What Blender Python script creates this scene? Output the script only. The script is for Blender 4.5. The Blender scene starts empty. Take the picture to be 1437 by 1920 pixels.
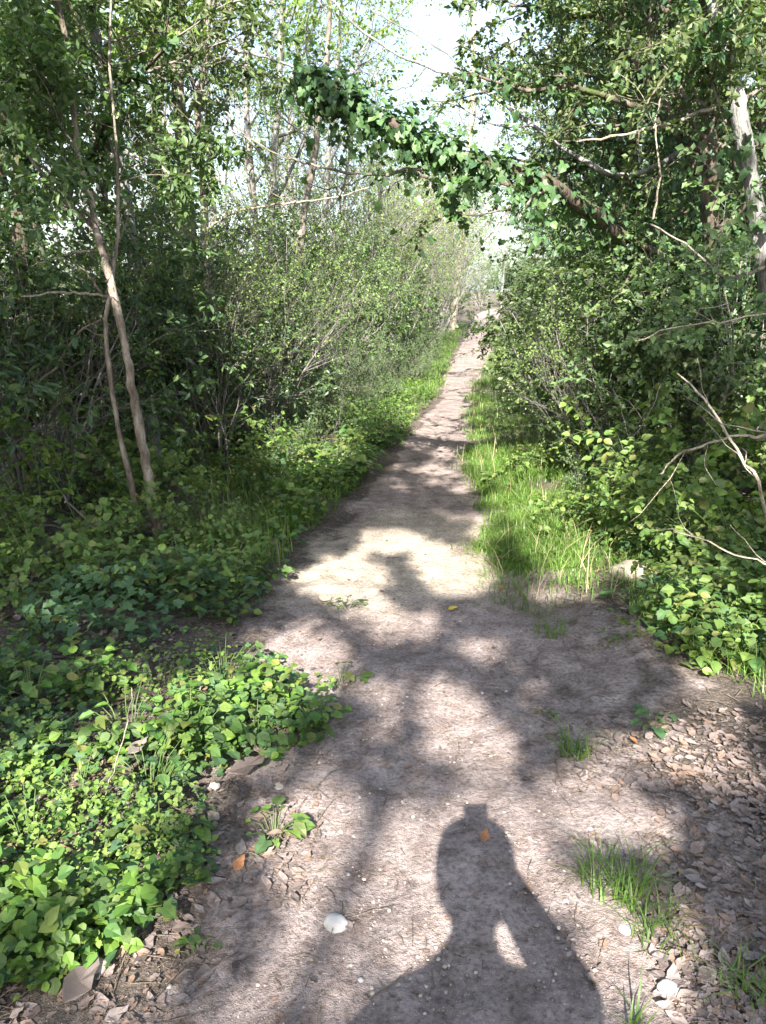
import bpy, math
import numpy as np
from mathutils import Vector, Matrix

# ------------------------------------------------------------------ camera, world, sun, exposure
SC = bpy.context.scene
COL = SC.collection
W_PX, H_PX, F_PX = 1437.0, 1920.0, 1442.0          # the photograph's frame and focal length in pixels
CX, CY = W_PX / 2, H_PX / 2
CAM_H = 1.55
PITCH = math.atan((CY - 545.0) / F_PX)             # the level line lies at row 545
cp, sp = math.cos(PITCH), math.sin(PITCH)

cam = bpy.data.cameras.new('camera')
cam.sensor_fit = 'VERTICAL'
cam.sensor_height = 24.0
cam.lens = 24.0 * F_PX / H_PX
cam.clip_start = 0.02
cam.clip_end = 2000
cam_o = bpy.data.objects.new('camera', cam)
COL.objects.link(cam_o)
cam_o.location = (0, 0, CAM_H)
cam_o.rotation_euler = (math.pi / 2 - PITCH, 0, 0)
SC.camera = cam_o

# the phone's own shadow lies at pixel (883, 1512): straight away from the sun
_a, _b = (883 - CX) / F_PX, -(1512 - CY) / F_PX
SUN_D = np.array([_a, cp + _b * sp, -sp + _b * cp])
SUN_D /= np.linalg.norm(SUN_D)
SUN_EL = math.asin(-SUN_D[2])
SUN_AZ = math.atan2(-SUN_D[0], -SUN_D[1])

world = bpy.data.worlds.new('World')
SC.world = world
world.use_nodes = True
wn = world.node_tree.nodes
sky = wn.new('ShaderNodeTexSky')
sky.sky_type = 'NISHITA'
sky.sun_disc = False
sky.sun_elevation = SUN_EL
sky.sun_rotation = SUN_AZ
sky.dust_density = 2.0
sky.ozone_density = 1.0
bg = wn['Background']
bg.inputs['Strength'].default_value = 0.085
wl_ = world.node_tree.links.new
wtc = wn.new('ShaderNodeTexCoord')
wno = wn.new('ShaderNodeTexNoise'); wno.inputs['Scale'].default_value = 3.0; wno.inputs['Detail'].default_value = 6.0
wl_(wtc.outputs['Generated'], wno.inputs['Vector'])
wmr = wn.new('ShaderNodeMapRange')                       # thin high cloud, the same all over the sky
for _i, _v in ((1, .35), (2, .65), (3, .05), (4, .5)): wmr.inputs[_i].default_value = _v
wl_(wno.outputs[0], wmr.inputs[0])
wmx = wn.new('ShaderNodeMix'); wmx.data_type = 'RGBA'
wl_(wmr.outputs[0], wmx.inputs[0]); wl_(sky.outputs[0], wmx.inputs[6]); wmx.inputs[7].default_value = (4.3, 4.7, 5.2, 1)
wl_(wmx.outputs[2], bg.inputs[0])

sun = bpy.data.lights.new('sun', 'SUN')
sun.energy = 5.0
sun.angle = math.radians(0.42)
sun.color = (1.0, 0.95, 0.87)
sun_o = bpy.data.objects.new('sun', sun)
COL.objects.link(sun_o)
sun_o.location = (-5, -20, 20)
sun_o.rotation_euler = Vector(SUN_D).to_track_quat('-Z', 'Y').to_euler()

SC.view_settings.view_transform = 'Standard'
SC.view_settings.look = 'None'
SC.view_settings.exposure = 2.38
SC.view_settings.gamma = 1.0
SC.render.engine = 'CYCLES'
SC.cycles.max_bounces = 8
SC.cycles.diffuse_bounces = 4
SC.cycles.transmission_bounces = 4
SC.cycles.glossy_bounces = 2
SC.cycles.transparent_max_bounces = 4
SC.cycles.use_denoising = True
SC.cycles.sample_clamp_indirect = 6.0

# ------------------------------------------------------------------ pixels and positions
def ray(px, py):
    a, b = (px - CX) / F_PX, -(py - CY) / F_PX
    return np.array([a, cp + b * sp, -sp + b * cp])

def D(px, py, y):
    """the point seen at a pixel, y metres ahead of the camera"""
    d = ray(px, py)
    return np.array([0, 0, CAM_H]) + d * (y / d[1])

def flat(px, py):
    d = ray(px, py)
    t = CAM_H / -d[2]
    return d[0] * t, d[1] * t

def proj(x, y, z):
    zz = z - CAM_H
    dep = y * cp - zz * sp
    up = y * sp + zz * cp
    dep = np.where(dep > 0.05, dep, 0.05)
    return CX + F_PX * x / dep, CY - F_PX * up / dep

def inpoly(px, py, poly):
    r = np.zeros(px.shape, bool)
    n = len(poly)
    for i in range(n):
        x0, y0 = poly[i]
        x1, y1 = poly[(i + 1) % n]
        c = ((y0 > py) != (y1 > py)) & (px < (x1 - x0) * (py - y0) / ((y1 - y0) or 1e-9) + x0)
        r ^= c
    return r

def vnoise(x, y, seed=0):
    """smooth value noise 0..1"""
    x = np.asarray(x, float); y = np.asarray(y, float)
    xi, yi = np.floor(x), np.floor(y)
    fx, fy = x - xi, y - yi
    fx = fx * fx * (3 - 2 * fx); fy = fy * fy * (3 - 2 * fy)
    def h(a, b):
        s = np.sin(a * 127.1 + b * 311.7 + seed * 74.7) * 43758.5453
        return s - np.floor(s)
    return (h(xi, yi) * (1 - fx) + h(xi + 1, yi) * fx) * (1 - fy) + \
           (h(xi, yi + 1) * (1 - fx) + h(xi + 1, yi + 1) * fx) * fy

def sstep(a, b, x):
    t = np.clip((x - a) / (b - a), 0, 1)
    return t * t * (3 - 2 * t)

# the trodden path: left and right edge in the photograph, row by row
EDGE = [(1920, 330, 1260), (1700, 450, 1130), (1500, 520, 1060), (1400, 570, 1045), (1250, 500, 1020), (1100, 555, 945),
        (1000, 650, 905), (900, 722, 893), (850, 745, 888), (800, 778, 880), (750, 824, 884), (700, 832, 904),
        (650, 860, 930), (620, 878, 932), (600, 882, 932), (590, 892, 938), (580, 915, 945)]
_pl = [flat(l, r) for r, l, _ in EDGE]
_pr = [flat(q, r) for r, _, q in EDGE]
PY = np.array([p[1] for p in _pl])
PXL = np.array([p[0] for p in _pl]); PXR = np.array([p[0] for p in _pr])
PY = np.concatenate([[-40], PY, [80, 110, 400]])
PXL = np.concatenate([[PXL[0]], PXL, [13.5, 24, 140]])
PXR = np.concatenate([[PXR[0]], PXR, [14.7, 25.5, 142]])
def pc(y): return 0.5 * (np.interp(y, PY, PXL) + np.interp(y, PY, PXR))
def hw(y): return 0.5 * (np.interp(y, PY, PXR) - np.interp(y, PY, PXL))

def gz(x, y):
    x = np.asarray(x, float); y = np.asarray(y, float)
    s = x - pc(y); w = hw(y)
    out = np.abs(s) - w
    z = 0.05 * sstep(0.0, 0.5, out) + 0.16 * sstep(0.5, 4.0, out) + 0.5 * sstep(4, 20, out)
    z = z + (vnoise(x * 0.9, y * 0.9, 1) - 0.5) * 0.10 * sstep(-0.1, 0.8, out)
    z = z + (vnoise(x * 3.1, y * 3.1, 2) - 0.5) * 0.03
    return z

def gp(x, y, dz=0.0): return np.array([x, y, float(gz(x, y)) + dz])
def G(px, py, dz=0.0):
    """the ground under a pixel"""
    d = ray(px, py); z = 0.0
    for _ in range(6):
        t = (CAM_H - z) / -d[2]
        z = float(gz(d[0] * t, d[1] * t))
    return np.array([d[0] * t, d[1] * t, z + dz])
def GX(px, y):
    """on the ground y metres ahead, in the column px"""
    x = 0.0
    for _ in range(4):
        z = float(gz(x, y))
        x = (px - CX) / F_PX * (y * cp - (z - CAM_H) * sp)
    return np.array([x, y, z])

# ------------------------------------------------------------------ materials
def nodes(name):
    m = bpy.data.materials.new(name); m.use_nodes = True
    nt = m.node_tree
    for n in list(nt.nodes): nt.nodes.remove(n)
    out = nt.nodes.new('ShaderNodeOutputMaterial')
    return m, nt, out
def N(nt, t, **kw):
    n = nt.nodes.new(t)
    for k, v in kw.items():
        if k in n.inputs: n.inputs[k].default_value = v
        else: setattr(n, k, v)
    return n
def ramp(nt, cols, pos=None, interp='LINEAR'):
    r = nt.nodes.new('ShaderNodeValToRGB'); e = r.color_ramp.elements
    r.color_ramp.interpolation = interp
    n = len(cols)
    while len(e) < n: e.new(0.5)
    for i, c in enumerate(cols):
        e[i].position = pos[i] if pos else i / (n - 1)
        e[i].color = (*c, 1)
    return r

def leaf_mat(name, cols, rough=0.45, trans=0.3, spec=0.45, tcol=None, bump=0.0, val=1.0, sat=1.0):
    m, nt, out = nodes(name); L = nt.links.new
    geo = N(nt, 'ShaderNodeNewGeometry'); oi = N(nt, 'ShaderNodeObjectInfo')
    add = N(nt, 'ShaderNodeMath', operation='ADD'); L(geo.outputs['Random Per Island'], add.inputs[0]); L(oi.outputs['Random'], add.inputs[1])
    fr = N(nt, 'ShaderNodeMath', operation='FRACT'); L(add.outputs[0], fr.inputs[0])
    r = ramp(nt, cols); L(fr.outputs[0], r.inputs[0])
    tc = N(nt, 'ShaderNodeTexCoord')
    nz = N(nt, 'ShaderNodeTexNoise', Scale=2.2, Detail=2.0); L(tc.outputs['Object'], nz.inputs['Vector'])
    hs = N(nt, 'ShaderNodeHueSaturation')
    mr = N(nt, 'ShaderNodeMapRange'); mr.inputs[1].default_value = 0.3; mr.inputs[2].default_value = 0.7
    mr.inputs[3].default_value = 0.7 * val; mr.inputs[4].default_value = 1.3 * val; hs.inputs['Saturation'].default_value = sat
    L(nz.outputs[0], mr.inputs[0]); L(mr.outputs[0], hs.inputs['Value']); L(r.outputs[0], hs.inputs['Color'])
    p = N(nt, 'ShaderNodeBsdfPrincipled', Roughness=rough)
    p.inputs['Specular IOR Level'].default_value = spec
    L(hs.outputs[0], p.inputs['Base Color'])
    if trans > 0:
        t = N(nt, 'ShaderNodeBsdfTranslucent')
        mx2 = N(nt, 'ShaderNodeMix', data_type='RGBA', blend_type='MULTIPLY'); mx2.inputs[0].default_value = 1.0
        L(hs.outputs[0], mx2.inputs[6]); mx2.inputs[7].default_value = (*(tcol or (1.5, 1.7, 0.6)), 1)
        L(mx2.outputs[2], t.inputs[0])
        mx = N(nt, 'ShaderNodeMixShader'); mx.inputs[0].default_value = trans
        L(p.outputs[0], mx.inputs[1]); L(t.outputs[0], mx.inputs[2]); L(mx.outputs[0], out.inputs[0])
    else:
        L(p.outputs[0], out.inputs[0])
    if bump:
        n2 = N(nt, 'ShaderNodeTexNoise', Scale=60.0, Detail=2.0); L(tc.outputs['Object'], n2.inputs['Vector'])
        b = N(nt, 'ShaderNodeBump', Strength=bump, Distance=0.01); L(n2.outputs[0], b.inputs['Height']); L(b.outputs[0], p.inputs['Normal'])
    return m

def bark_mat(name, c0, c1, c2, scale=9.0, moss=None):
    m, nt, out = nodes(name); L = nt.links.new
    tc = N(nt, 'ShaderNodeTexCoord')
    mp = N(nt, 'ShaderNodeMapping'); mp.inputs['Scale'].default_value = (1, 1, 0.3); L(tc.outputs['Object'], mp.inputs[0])
    n1 = N(nt, 'ShaderNodeTexNoise', Scale=scale, Detail=6.0, Roughness=0.65); L(mp.outputs[0], n1.inputs['Vector'])
    r = ramp(nt, [c0, c1, c2], [0.32, 0.5, 0.68]); L(n1.outputs[0], r.inputs[0])
    n2 = N(nt, 'ShaderNodeTexNoise', Scale=scale * 5, Detail=4.0); L(mp.outputs[0], n2.inputs['Vector'])
    p = N(nt, 'ShaderNodeBsdfPrincipled', Roughness=0.85)
    p.inputs['Specular IOR Level'].default_value = 0.2
    last = r.outputs[0]
    if moss:
        n3 = N(nt, 'ShaderNodeTexNoise', Scale=2.5, Detail=3.0); L(tc.outputs['Object'], n3.inputs['Vector'])
        rr = ramp(nt, [(0, 0, 0), (1, 1, 1)], [0.5, 0.62]); L(n3.outputs[0], rr.inputs[0])
        mx = N(nt, 'ShaderNodeMix', data_type='RGBA'); L(rr.outputs[0], mx.inputs[0]); L(last, mx.inputs[6]); mx.inputs[7].default_value = (*moss, 1)
        last = mx.outputs[2]
    L(last, p.inputs['Base Color'])
    b = N(nt, 'ShaderNodeBump', Strength=1.0, Distance=0.02); L(n2.outputs[0], b.inputs['Height']); L(b.outputs[0], p.inputs['Normal'])
    L(p.outputs[0], out.inputs[0])
    return m

M = {}
M['ivy'] = leaf_mat('ivy_leaf', [(0.030, 0.066, 0.030), (0.045, 0.092, 0.036), (0.075, 0.135, 0.048), (0.040, 0.080, 0.042)], 0.48, 0.22, 0.3)
M['ivy_young'] = leaf_mat('ivy_young_leaf', [(0.042, 0.09, 0.032), (0.065, 0.125, 0.038), (0.095, 0.165, 0.045), (0.05, 0.095, 0.042)], 0.42, 0.3, 0.38)
M['ivy_mix'] = leaf_mat('thicket_leaf', [(0.048, 0.078, 0.034), (0.075, 0.115, 0.042), (0.12, 0.165, 0.052), (0.06, 0.088, 0.046), (0.15, 0.18, 0.07)], 0.46, 0.28, 0.35)
M['laurel'] = leaf_mat('evergreen_leaf', [(0.03, 0.06, 0.028), (0.048, 0.09, 0.034), (0.085, 0.14, 0.036), (0.036, 0.068, 0.04)], 0.38, 0.25, 0.4)
M['privet'] = leaf_mat('shrub_leaf', [(0.05, 0.092, 0.036), (0.078, 0.132, 0.045), (0.115, 0.18, 0.052), (0.062, 0.105, 0.048)], 0.45, 0.3, 0.4)
M['spring'] = leaf_mat('spring_leaf', [(0.1, 0.165, 0.04), (0.14, 0.21, 0.05), (0.18, 0.26, 0.06), (0.11, 0.18, 0.05)], 0.5, 0.45, 0.35)
M['cover'] = leaf_mat('ground_cover_leaf', [(0.05, 0.115, 0.025), (0.085, 0.165, 0.028), (0.13, 0.21, 0.035), (0.055, 0.12, 0.032), (0.10, 0.15, 0.05), (0.04, 0.08, 0.03), (0.16, 0.19, 0.04)], 0.55, 0.32, 0.3)
M['bramble'] = leaf_mat('bramble_leaf', [(0.06, 0.115, 0.03), (0.1, 0.165, 0.038), (0.145, 0.21, 0.046), (0.07, 0.12, 0.04), (0.17, 0.17, 0.05)], 0.52, 0.32, 0.32)
M['pale'] = leaf_mat('pale_leaf', [(0.095, 0.155, 0.042), (0.14, 0.21, 0.055), (0.19, 0.26, 0.07), (0.11, 0.16, 0.06)], 0.5, 0.4, 0.35)
M['grass'] = leaf_mat('grass_blade', [(0.065, 0.13, 0.025), (0.10, 0.185, 0.032), (0.14, 0.235, 0.045), (0.08, 0.15, 0.03), (0.17, 0.21, 0.06)], 0.45, 0.35, 0.4)
M['straw'] = leaf_mat('dry_grass', [(0.3, 0.24, 0.13), (0.42, 0.35, 0.21), (0.22, 0.18, 0.10)], 0.6, 0.25, 0.3, (1.1, 1.0, 0.8))
M['dead'] = leaf_mat('dead_leaf', [(0.115, 0.085, 0.075), (0.18, 0.138, 0.12), (0.25, 0.203, 0.185), (0.075, 0.058, 0.052), (0.17, 0.14, 0.133), (0.2, 0.13, 0.09), (0.13, 0.105, 0.1)], 0.6, 0.1, 0.35, (1.1, 0.9, 0.7), 0.3)
M['orange'] = leaf_mat('orange_leaf', [(0.25, 0.11, 0.045), (0.28, 0.13, 0.055)], 0.5, 0.15, 0.4, (1.2, 0.9, 0.6))
M['yellow'] = leaf_mat('yellow_leaf', [(0.5, 0.4, 0.04), (0.55, 0.42, 0.05)], 0.5, 0.3, 0.4, (1.2, 1.1, 0.6))
M['bark'] = bark_mat('bark_brown', (0.075, 0.062, 0.05), (0.16, 0.137, 0.113), (0.27, 0.24, 0.205))
M['bark_pale'] = bark_mat('bark_pale_brown', (0.08, 0.06, 0.045), (0.2, 0.165, 0.13), (0.36, 0.31, 0.255), 17)
M['bark_grey'] = bark_mat('bark_grey_mottled', (0.07, 0.07, 0.065), (0.17, 0.165, 0.155), (0.33, 0.325, 0.31), 14)
M['bark_dark'] = bark_mat('bark_dark_mossy', (0.035, 0.028, 0.022), (0.085, 0.068, 0.052), (0.17, 0.14, 0.11), 10, (0.05, 0.07, 0.02))
M['twig_grey'] = bark_mat('twig_grey', (0.12, 0.107, 0.1), (0.21, 0.19, 0.178), (0.32, 0.295, 0.275), 20)
M['twig'] = bark_mat('twig_brown', (0.09, 0.07, 0.05), (0.17, 0.135, 0.1), (0.27, 0.22, 0.17), 20)
M['dry_vine'] = bark_mat('dry_vine', (0.17, 0.14, 0.11), (0.3, 0.26, 0.2), (0.42, 0.37, 0.3), 20)
M['stem'] = leaf_mat('green_stem', [(0.06, 0.11, 0.03), (0.1, 0.13, 0.05)], 0.5, 0.0, 0.3)

def ground_mat():
    m, nt, out = nodes('earth'); L = nt.links.new
    tc = N(nt, 'ShaderNodeTexCoord')
    at = N(nt, 'ShaderNodeAttribute', attribute_name='trodden')
    def noise(s, d=4.0, r=0.6):
        n = N(nt, 'ShaderNodeTexNoise', Scale=s, Detail=d, Roughness=r); L(tc.outputs['Object'], n.inputs['Vector']); return n
    n1, n2, n3, n4 = noise(1.7), noise(11.0, 6.0), noise(70.0, 4.0), noise(260.0, 3.0)
    dirt = ramp(nt, [(0.17, 0.132, 0.115), (0.285, 0.235, 0.217), (0.38, 0.322, 0.303)], [0.3, 0.5, 0.72]); L(n2.outputs[0], dirt.inputs[0])
    fine = ramp(nt, [(0.5, 0.5, 0.5), (1.0, 1.0, 1.0), (1.35, 1.32, 1.3)], [0.3, 0.5, 0.72]); L(n3.outputs[0], fine.inputs[0])
    mul = N(nt, 'ShaderNodeMix', data_type='RGBA', blend_type='MULTIPLY'); mul.inputs[0].default_value = 1.0
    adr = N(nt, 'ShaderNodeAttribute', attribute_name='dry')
    pale_earth = ramp(nt, [(0.32, 0.27, 0.21), (0.42, 0.36, 0.29), (0.5, 0.435, 0.36)], [0.3, 0.5, 0.72]); L(n2.outputs[0], pale_earth.inputs[0])
    mxs = N(nt, 'ShaderNodeMix', data_type='RGBA'); L(adr.outputs['Fac'], mxs.inputs[0]); L(dirt.outputs[0], mxs.inputs[6]); L(pale_earth.outputs[0], mxs.inputs[7])  # blends in the paler earth tone inside the oval patch
    L(mxs.outputs[2], mul.inputs[6]); L(fine.outputs[0], mul.inputs[7])
    soil = ramp(nt, [(0.05, 0.04, 0.033), (0.115, 0.094, 0.078), (0.2, 0.167, 0.142)], [0.3, 0.52, 0.72]); L(n3.outputs[0], soil.inputs[0])
    # ragged border between the trodden earth and the soft soil
    mm = N(nt, 'ShaderNodeMath', operation='SUBTRACT'); L(n2.outputs[0], mm.inputs[0]); mm.inputs[1].default_value = 0.5
    ma = N(nt, 'ShaderNodeMath', operation='MULTIPLY_ADD'); L(mm.outputs[0], ma.inputs[0]); ma.inputs[1].default_value = 1.2; L(at.outputs['Fac'], ma.inputs[2])
    rr = ramp(nt, [(0, 0, 0), (1, 1, 1)], [0.3, 0.7]); L(ma.outputs[0], rr.inputs[0])
    mx = N(nt, 'ShaderNodeMix', data_type='RGBA'); L(rr.outputs[0], mx.inputs[0]); L(soil.outputs[0], mx.inputs[6]); L(mul.outputs[2], mx.inputs[7])
    # damp darker patches
    r1 = ramp(nt, [(0.72, 0.7, 0.7), (1.08, 1.06, 1.05)], [0.35, 0.62]); L(n1.outputs[0], r1.inputs[0])
    mu2 = N(nt, 'ShaderNodeMix', data_type='RGBA', blend_type='MULTIPLY'); mu2.inputs[0].default_value = 1.0
    L(mx.outputs[2], mu2.inputs[6]); L(r1.outputs[0], mu2.inputs[7])
    # grit
    vo = N(nt, 'ShaderNodeTexVoronoi', Scale=95.0); L(tc.outputs['Object'], vo.inputs['Vector'])
    gr = ramp(nt, [(1, 1, 1), (0, 0, 0)], [0.12, 0.2]); L(vo.outputs['Distance'], gr.inputs[0])
    sx = N(nt, 'ShaderNodeSeparateColor'); L(vo.outputs['Color'], sx.inputs[0])
    g2 = ramp(nt, [(0, 0, 0), (1, 1, 1)], [0.72, 0.74]); L(sx.outputs[0], g2.inputs[0])
    gm = N(nt, 'ShaderNodeMath', operation='MULTIPLY'); L(gr.outputs[0], gm.inputs[0]); L(g2.outputs[0], gm.inputs[1])
    gcol = ramp(nt, [(0.2, 0.16, 0.13), (0.5, 0.44, 0.38), (0.6, 0.56, 0.5)]); L(sx.outputs[1], gcol.inputs[0])
    mx3 = N(nt, 'ShaderNodeMix', data_type='RGBA'); L(gm.outputs[0], mx3.inputs[0]); L(mu2.outputs[2], mx3.inputs[6]); L(gcol.outputs[0], mx3.inputs[7])
    p = N(nt, 'ShaderNodeBsdfPrincipled', Roughness=0.92); p.inputs['Specular IOR Level'].default_value = 0.2
    L(mx3.outputs[2], p.inputs['Base Color'])
    ad = N(nt, 'ShaderNodeMath', operation='MULTIPLY_ADD'); L(n3.outputs[0], ad.inputs[0]); ad.inputs[1].default_value = 1.0; L(n4.outputs[0], ad.inputs[2])
    ad2 = N(nt, 'ShaderNodeMath', operation='MULTIPLY_ADD'); L(gm.outputs[0], ad2.inputs[0]); ad2.inputs[1].default_value = 0.5; L(ad.outputs[0], ad2.inputs[2])
    n5 = noise(24.0, 3.0, 0.7)
    ad3 = N(nt, 'ShaderNodeMath', operation='MULTIPLY_ADD'); L(n5.outputs[0], ad3.inputs[0]); ad3.inputs[1].default_value = 2.0; L(ad2.outputs[0], ad3.inputs[2]); ad2 = ad3
    b = N(nt, 'ShaderNodeBump', Strength=0.85, Distance=0.014); L(ad2.outputs[0], b.inputs['Height']); L(b.outputs[0], p.inputs['Normal'])
    L(p.outputs[0], out.inputs[0])
    return m
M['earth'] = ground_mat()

def stone_mat(name, a, b):
    m, nt, out = nodes(name); L = nt.links.new
    tc = N(nt, 'ShaderNodeTexCoord'); oi = N(nt, 'ShaderNodeObjectInfo'); geo = N(nt, 'ShaderNodeNewGeometry')
    n1 = N(nt, 'ShaderNodeTexNoise', Scale=40.0, Detail=5.0); L(tc.outputs['Object'], n1.inputs['Vector'])
    ad = N(nt, 'ShaderNodeMath', operation='MULTIPLY_ADD'); L(geo.outputs['Random Per Island'], ad.inputs[0]); ad.inputs[1].default_value = 0.6; L(n1.outputs[0], ad.inputs[2])
    sb = N(nt, 'ShaderNodeMath', operation='SUBTRACT'); L(ad.outputs[0], sb.inputs[0]); sb.inputs[1].default_value = 0.3
    r = ramp(nt, [a, b], [0.2, 0.8]); L(sb.outputs[0], r.inputs[0])
    p = N(nt, 'ShaderNodeBsdfPrincipled', Roughness=0.8); L(r.outputs[0], p.inputs['Base Color'])
    bb = N(nt, 'ShaderNodeBump', Strength=0.5, Distance=0.005); L(n1.outputs[0], bb.inputs['Height']); L(bb.outputs[0], p.inputs['Normal'])
    L(p.outputs[0], out.inputs[0]); return m
M['stone'] = stone_mat('stone_grey', (0.2, 0.165, 0.14), (0.42, 0.36, 0.31))
M['white_stone'] = stone_mat('stone_white', (0.22, 0.21, 0.2), (0.44, 0.43, 0.42))
M['buff_stone'] = stone_mat('stone_buff', (0.22, 0.18, 0.14), (0.4, 0.34, 0.27))

def plain(name, c, rough=0.7):
    m, nt, out = nodes(name); L = nt.links.new
    tc = N(nt, 'ShaderNodeTexCoord')
    n1 = N(nt, 'ShaderNodeTexNoise', Scale=30.0, Detail=3.0); L(tc.outputs['Object'], n1.inputs['Vector'])
    r = ramp(nt, [tuple(v * 0.8 for v in c), tuple(min(1, v * 1.2) for v in c)]); L(n1.outputs[0], r.inputs[0])
    p = N(nt, 'ShaderNodeBsdfPrincipled', Roughness=rough); L(r.outputs[0], p.inputs['Base Color'])
    L(p.outputs[0], out.inputs[0]); return m

# ------------------------------------------------------------------ mesh helpers
def build_mesh(name, verts, polys, mats, smooth=True, midx=None):
    """polys: list of (F,k) index arrays"""
    me = bpy.data.meshes.new(name)
    verts = np.asarray(verts, np.float32)
    me.vertices.add(len(verts)); me.vertices.foreach_set('co', verts.ravel())
    polys = [np.asarray(p, np.int32) for p in polys if len(p)]
    nl = sum(p.size for p in polys); npoly = sum(len(p) for p in polys)
    me.loops.add(nl); me.polygons.add(npoly)
    me.loops.foreach_set('vertex_index', np.concatenate([p.ravel() for p in polys]))
    tot = np.concatenate([np.full(len(p), p.shape[1], np.int32) for p in polys])
    st = np.concatenate([[0], np.cumsum(tot)[:-1]]).astype(np.int32)
    me.polygons.foreach_set('loop_start', st)
    me.polygons.foreach_set('use_smooth', np.full(npoly, smooth))
    if midx is not None: me.polygons.foreach_set('material_index', np.asarray(midx, np.int32))
    for m in (mats if isinstance(mats, (list, tuple)) else [mats]): me.materials.append(m)
    me.update(calc_edges=True)
    return me

def nrm(v):
    return v / np.maximum(np.linalg.norm(v, axis=-1, keepdims=True), 1e-9)

def tubes(lines, name, mat, kmin=4):
    """lines: [(points (n,3), radii (n))] joined into one mesh"""
    V, Q, T = [], [], []
    off = 0
    for pts, rad in lines:
        pts = np.asarray(pts, float); rad = np.asarray(rad, float); n = len(pts)
        k = 10 if rad[0] > 0.045 else 7 if rad[0] > 0.02 else 5 if rad[0] > 0.006 else max(3, kmin - 1)
        t = np.empty_like(pts); t[1:-1] = pts[2:] - pts[:-2]; t[0] = pts[1] - pts[0]; t[-1] = pts[-1] - pts[-2]
        t = nrm(t)
        ref = np.array([0.93, 0.31, 0.17]) if abs(t[0][0]) < 0.8 else np.array([0.1, 0.9, 0.4])
        u = nrm(np.cross(t, ref)); v = np.cross(t, u)
        a = np.arange(k) * (2 * math.pi / k)
        ring = pts[:, None] + rad[:, None, None] * (np.cos(a)[None, :, None] * u[:, None] + np.sin(a)[None, :, None] * v[:, None])
        V.append(ring.reshape(-1, 3))
        i = np.arange(n - 1)[:, None] * k; j = np.arange(k)[None]; j2 = (j + 1) % k
        Q.append((np.stack([i + j, i + j2, i + k + j2, i + k + j], -1).reshape(-1, 4)) + off)
        e = off + (n - 1) * k
        T.append(np.stack([np.full(k - 2, e), e + np.arange(1, k - 1), e + np.arange(2, k)], -1))
        off += n * k
    return build_mesh(name, np.concatenate(V), [np.concatenate(Q), np.concatenate(T)], mat)

# leaf outlines: x along the leaf, y across, z droop; quads/tris
LT = {
    'rhomb': (np.array([[0, 0, 0], [.45, .33, .10], [1, 0, -.06], [.45, -.33, .10]]), [np.array([[0, 2, 1], [0, 3, 2]])]),
    'oval': (np.array([[0, 0, 0], [.3, .24, .07], [.7, .2, .05], [1, 0, -.1], [.7, -.2, .05], [.3, -.24, .07]]),
             [np.array([[0, 3, 2, 1], [0, 5, 4, 3]])]),
    'broad': (np.array([[0, 0, 0], [.08, .24, .05], [.4, .42, .09], [.75, .24, .04], [1, 0, -.12], [.75, -.24, .04], [.4, -.42, .09], [.08, -.24, .05], [.45, 0, 0]]),
              [np.array([[0, 8, 2, 1], [8, 4, 3, 2], [0, 7, 6, 8], [8, 6, 5, 4]])]),
    'ivy': (np.array([[0.12, 0, 0], [-.06, .2, .03], [.12, .46, .07], [.34, .3, .05], [.6, .36, .06], [1, 0, -.1],
                      [.6, -.36, .06], [.34, -.3, .05], [.12, -.46, .07], [-.06, -.2, .03], [.42, 0, 0]]),
            [np.array([[10, 5, 4, 3], [0, 10, 3, 2], [10, 7, 6, 5], [0, 8, 7, 10]]), np.array([[0, 2, 1], [0, 9, 8]])]),
    'curl': (np.array([[0, 0, .1], [.3, .3, .16], [.68, .24, .02], [1, 0, .22], [.68, -.22, .14], [.3, -.27, 0], [.5, 0, -.04]]),
             [np.array([[0, 6, 2, 1], [6, 3, 2, 2], [0, 5, 4, 6], [6, 4, 3, 3]])]),
}
_o = np.array([[0, 0, .03], [.12, .13, .05], [.34, .27, .09], [.6, .25, .05], [.82, .12, .04], [1, .02, .12], [.84, -.14, .05], [.62, -.2, .1], [.4, -.3, .03], [.15, -.16, .0], [.45, .02, -.02]])
LT['curl'] = (_o, [np.array([[0, 10, 2, 1], [10, 4, 3, 2], [0, 9, 8, 10], [10, 8, 7, 6]]), np.array([[10, 5, 4], [10, 6, 5]])])

def leaves(pos, nor, axi, size, kind, name, mat):
    tv, tf = LT[kind]
    pos = np.asarray(pos, float); n = len(pos)
    z = nrm(np.asarray(nor, float)); x = np.asarray(axi, float)
    x = nrm(x - z * np.sum(x * z, -1, keepdims=True)); y = np.cross(z, x)
    s = np.broadcast_to(np.asarray(size, float), (n,))[:, None, None]
    V = pos[:, None] + s * (tv[None, :, 0:1] * x[:, None] + tv[None, :, 1:2] * y[:, None] + tv[None, :, 2:3] * z[:, None])
    P = [(f[None] + (np.arange(n) * len(tv))[:, None, None]).reshape(-1, f.shape[1]) for f in tf]
    return build_mesh(name, V.reshape(-1, 3), P, mat, smooth=False)

def rvec(rg, n): return nrm(rg.normal(size=(n, 3)))

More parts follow.
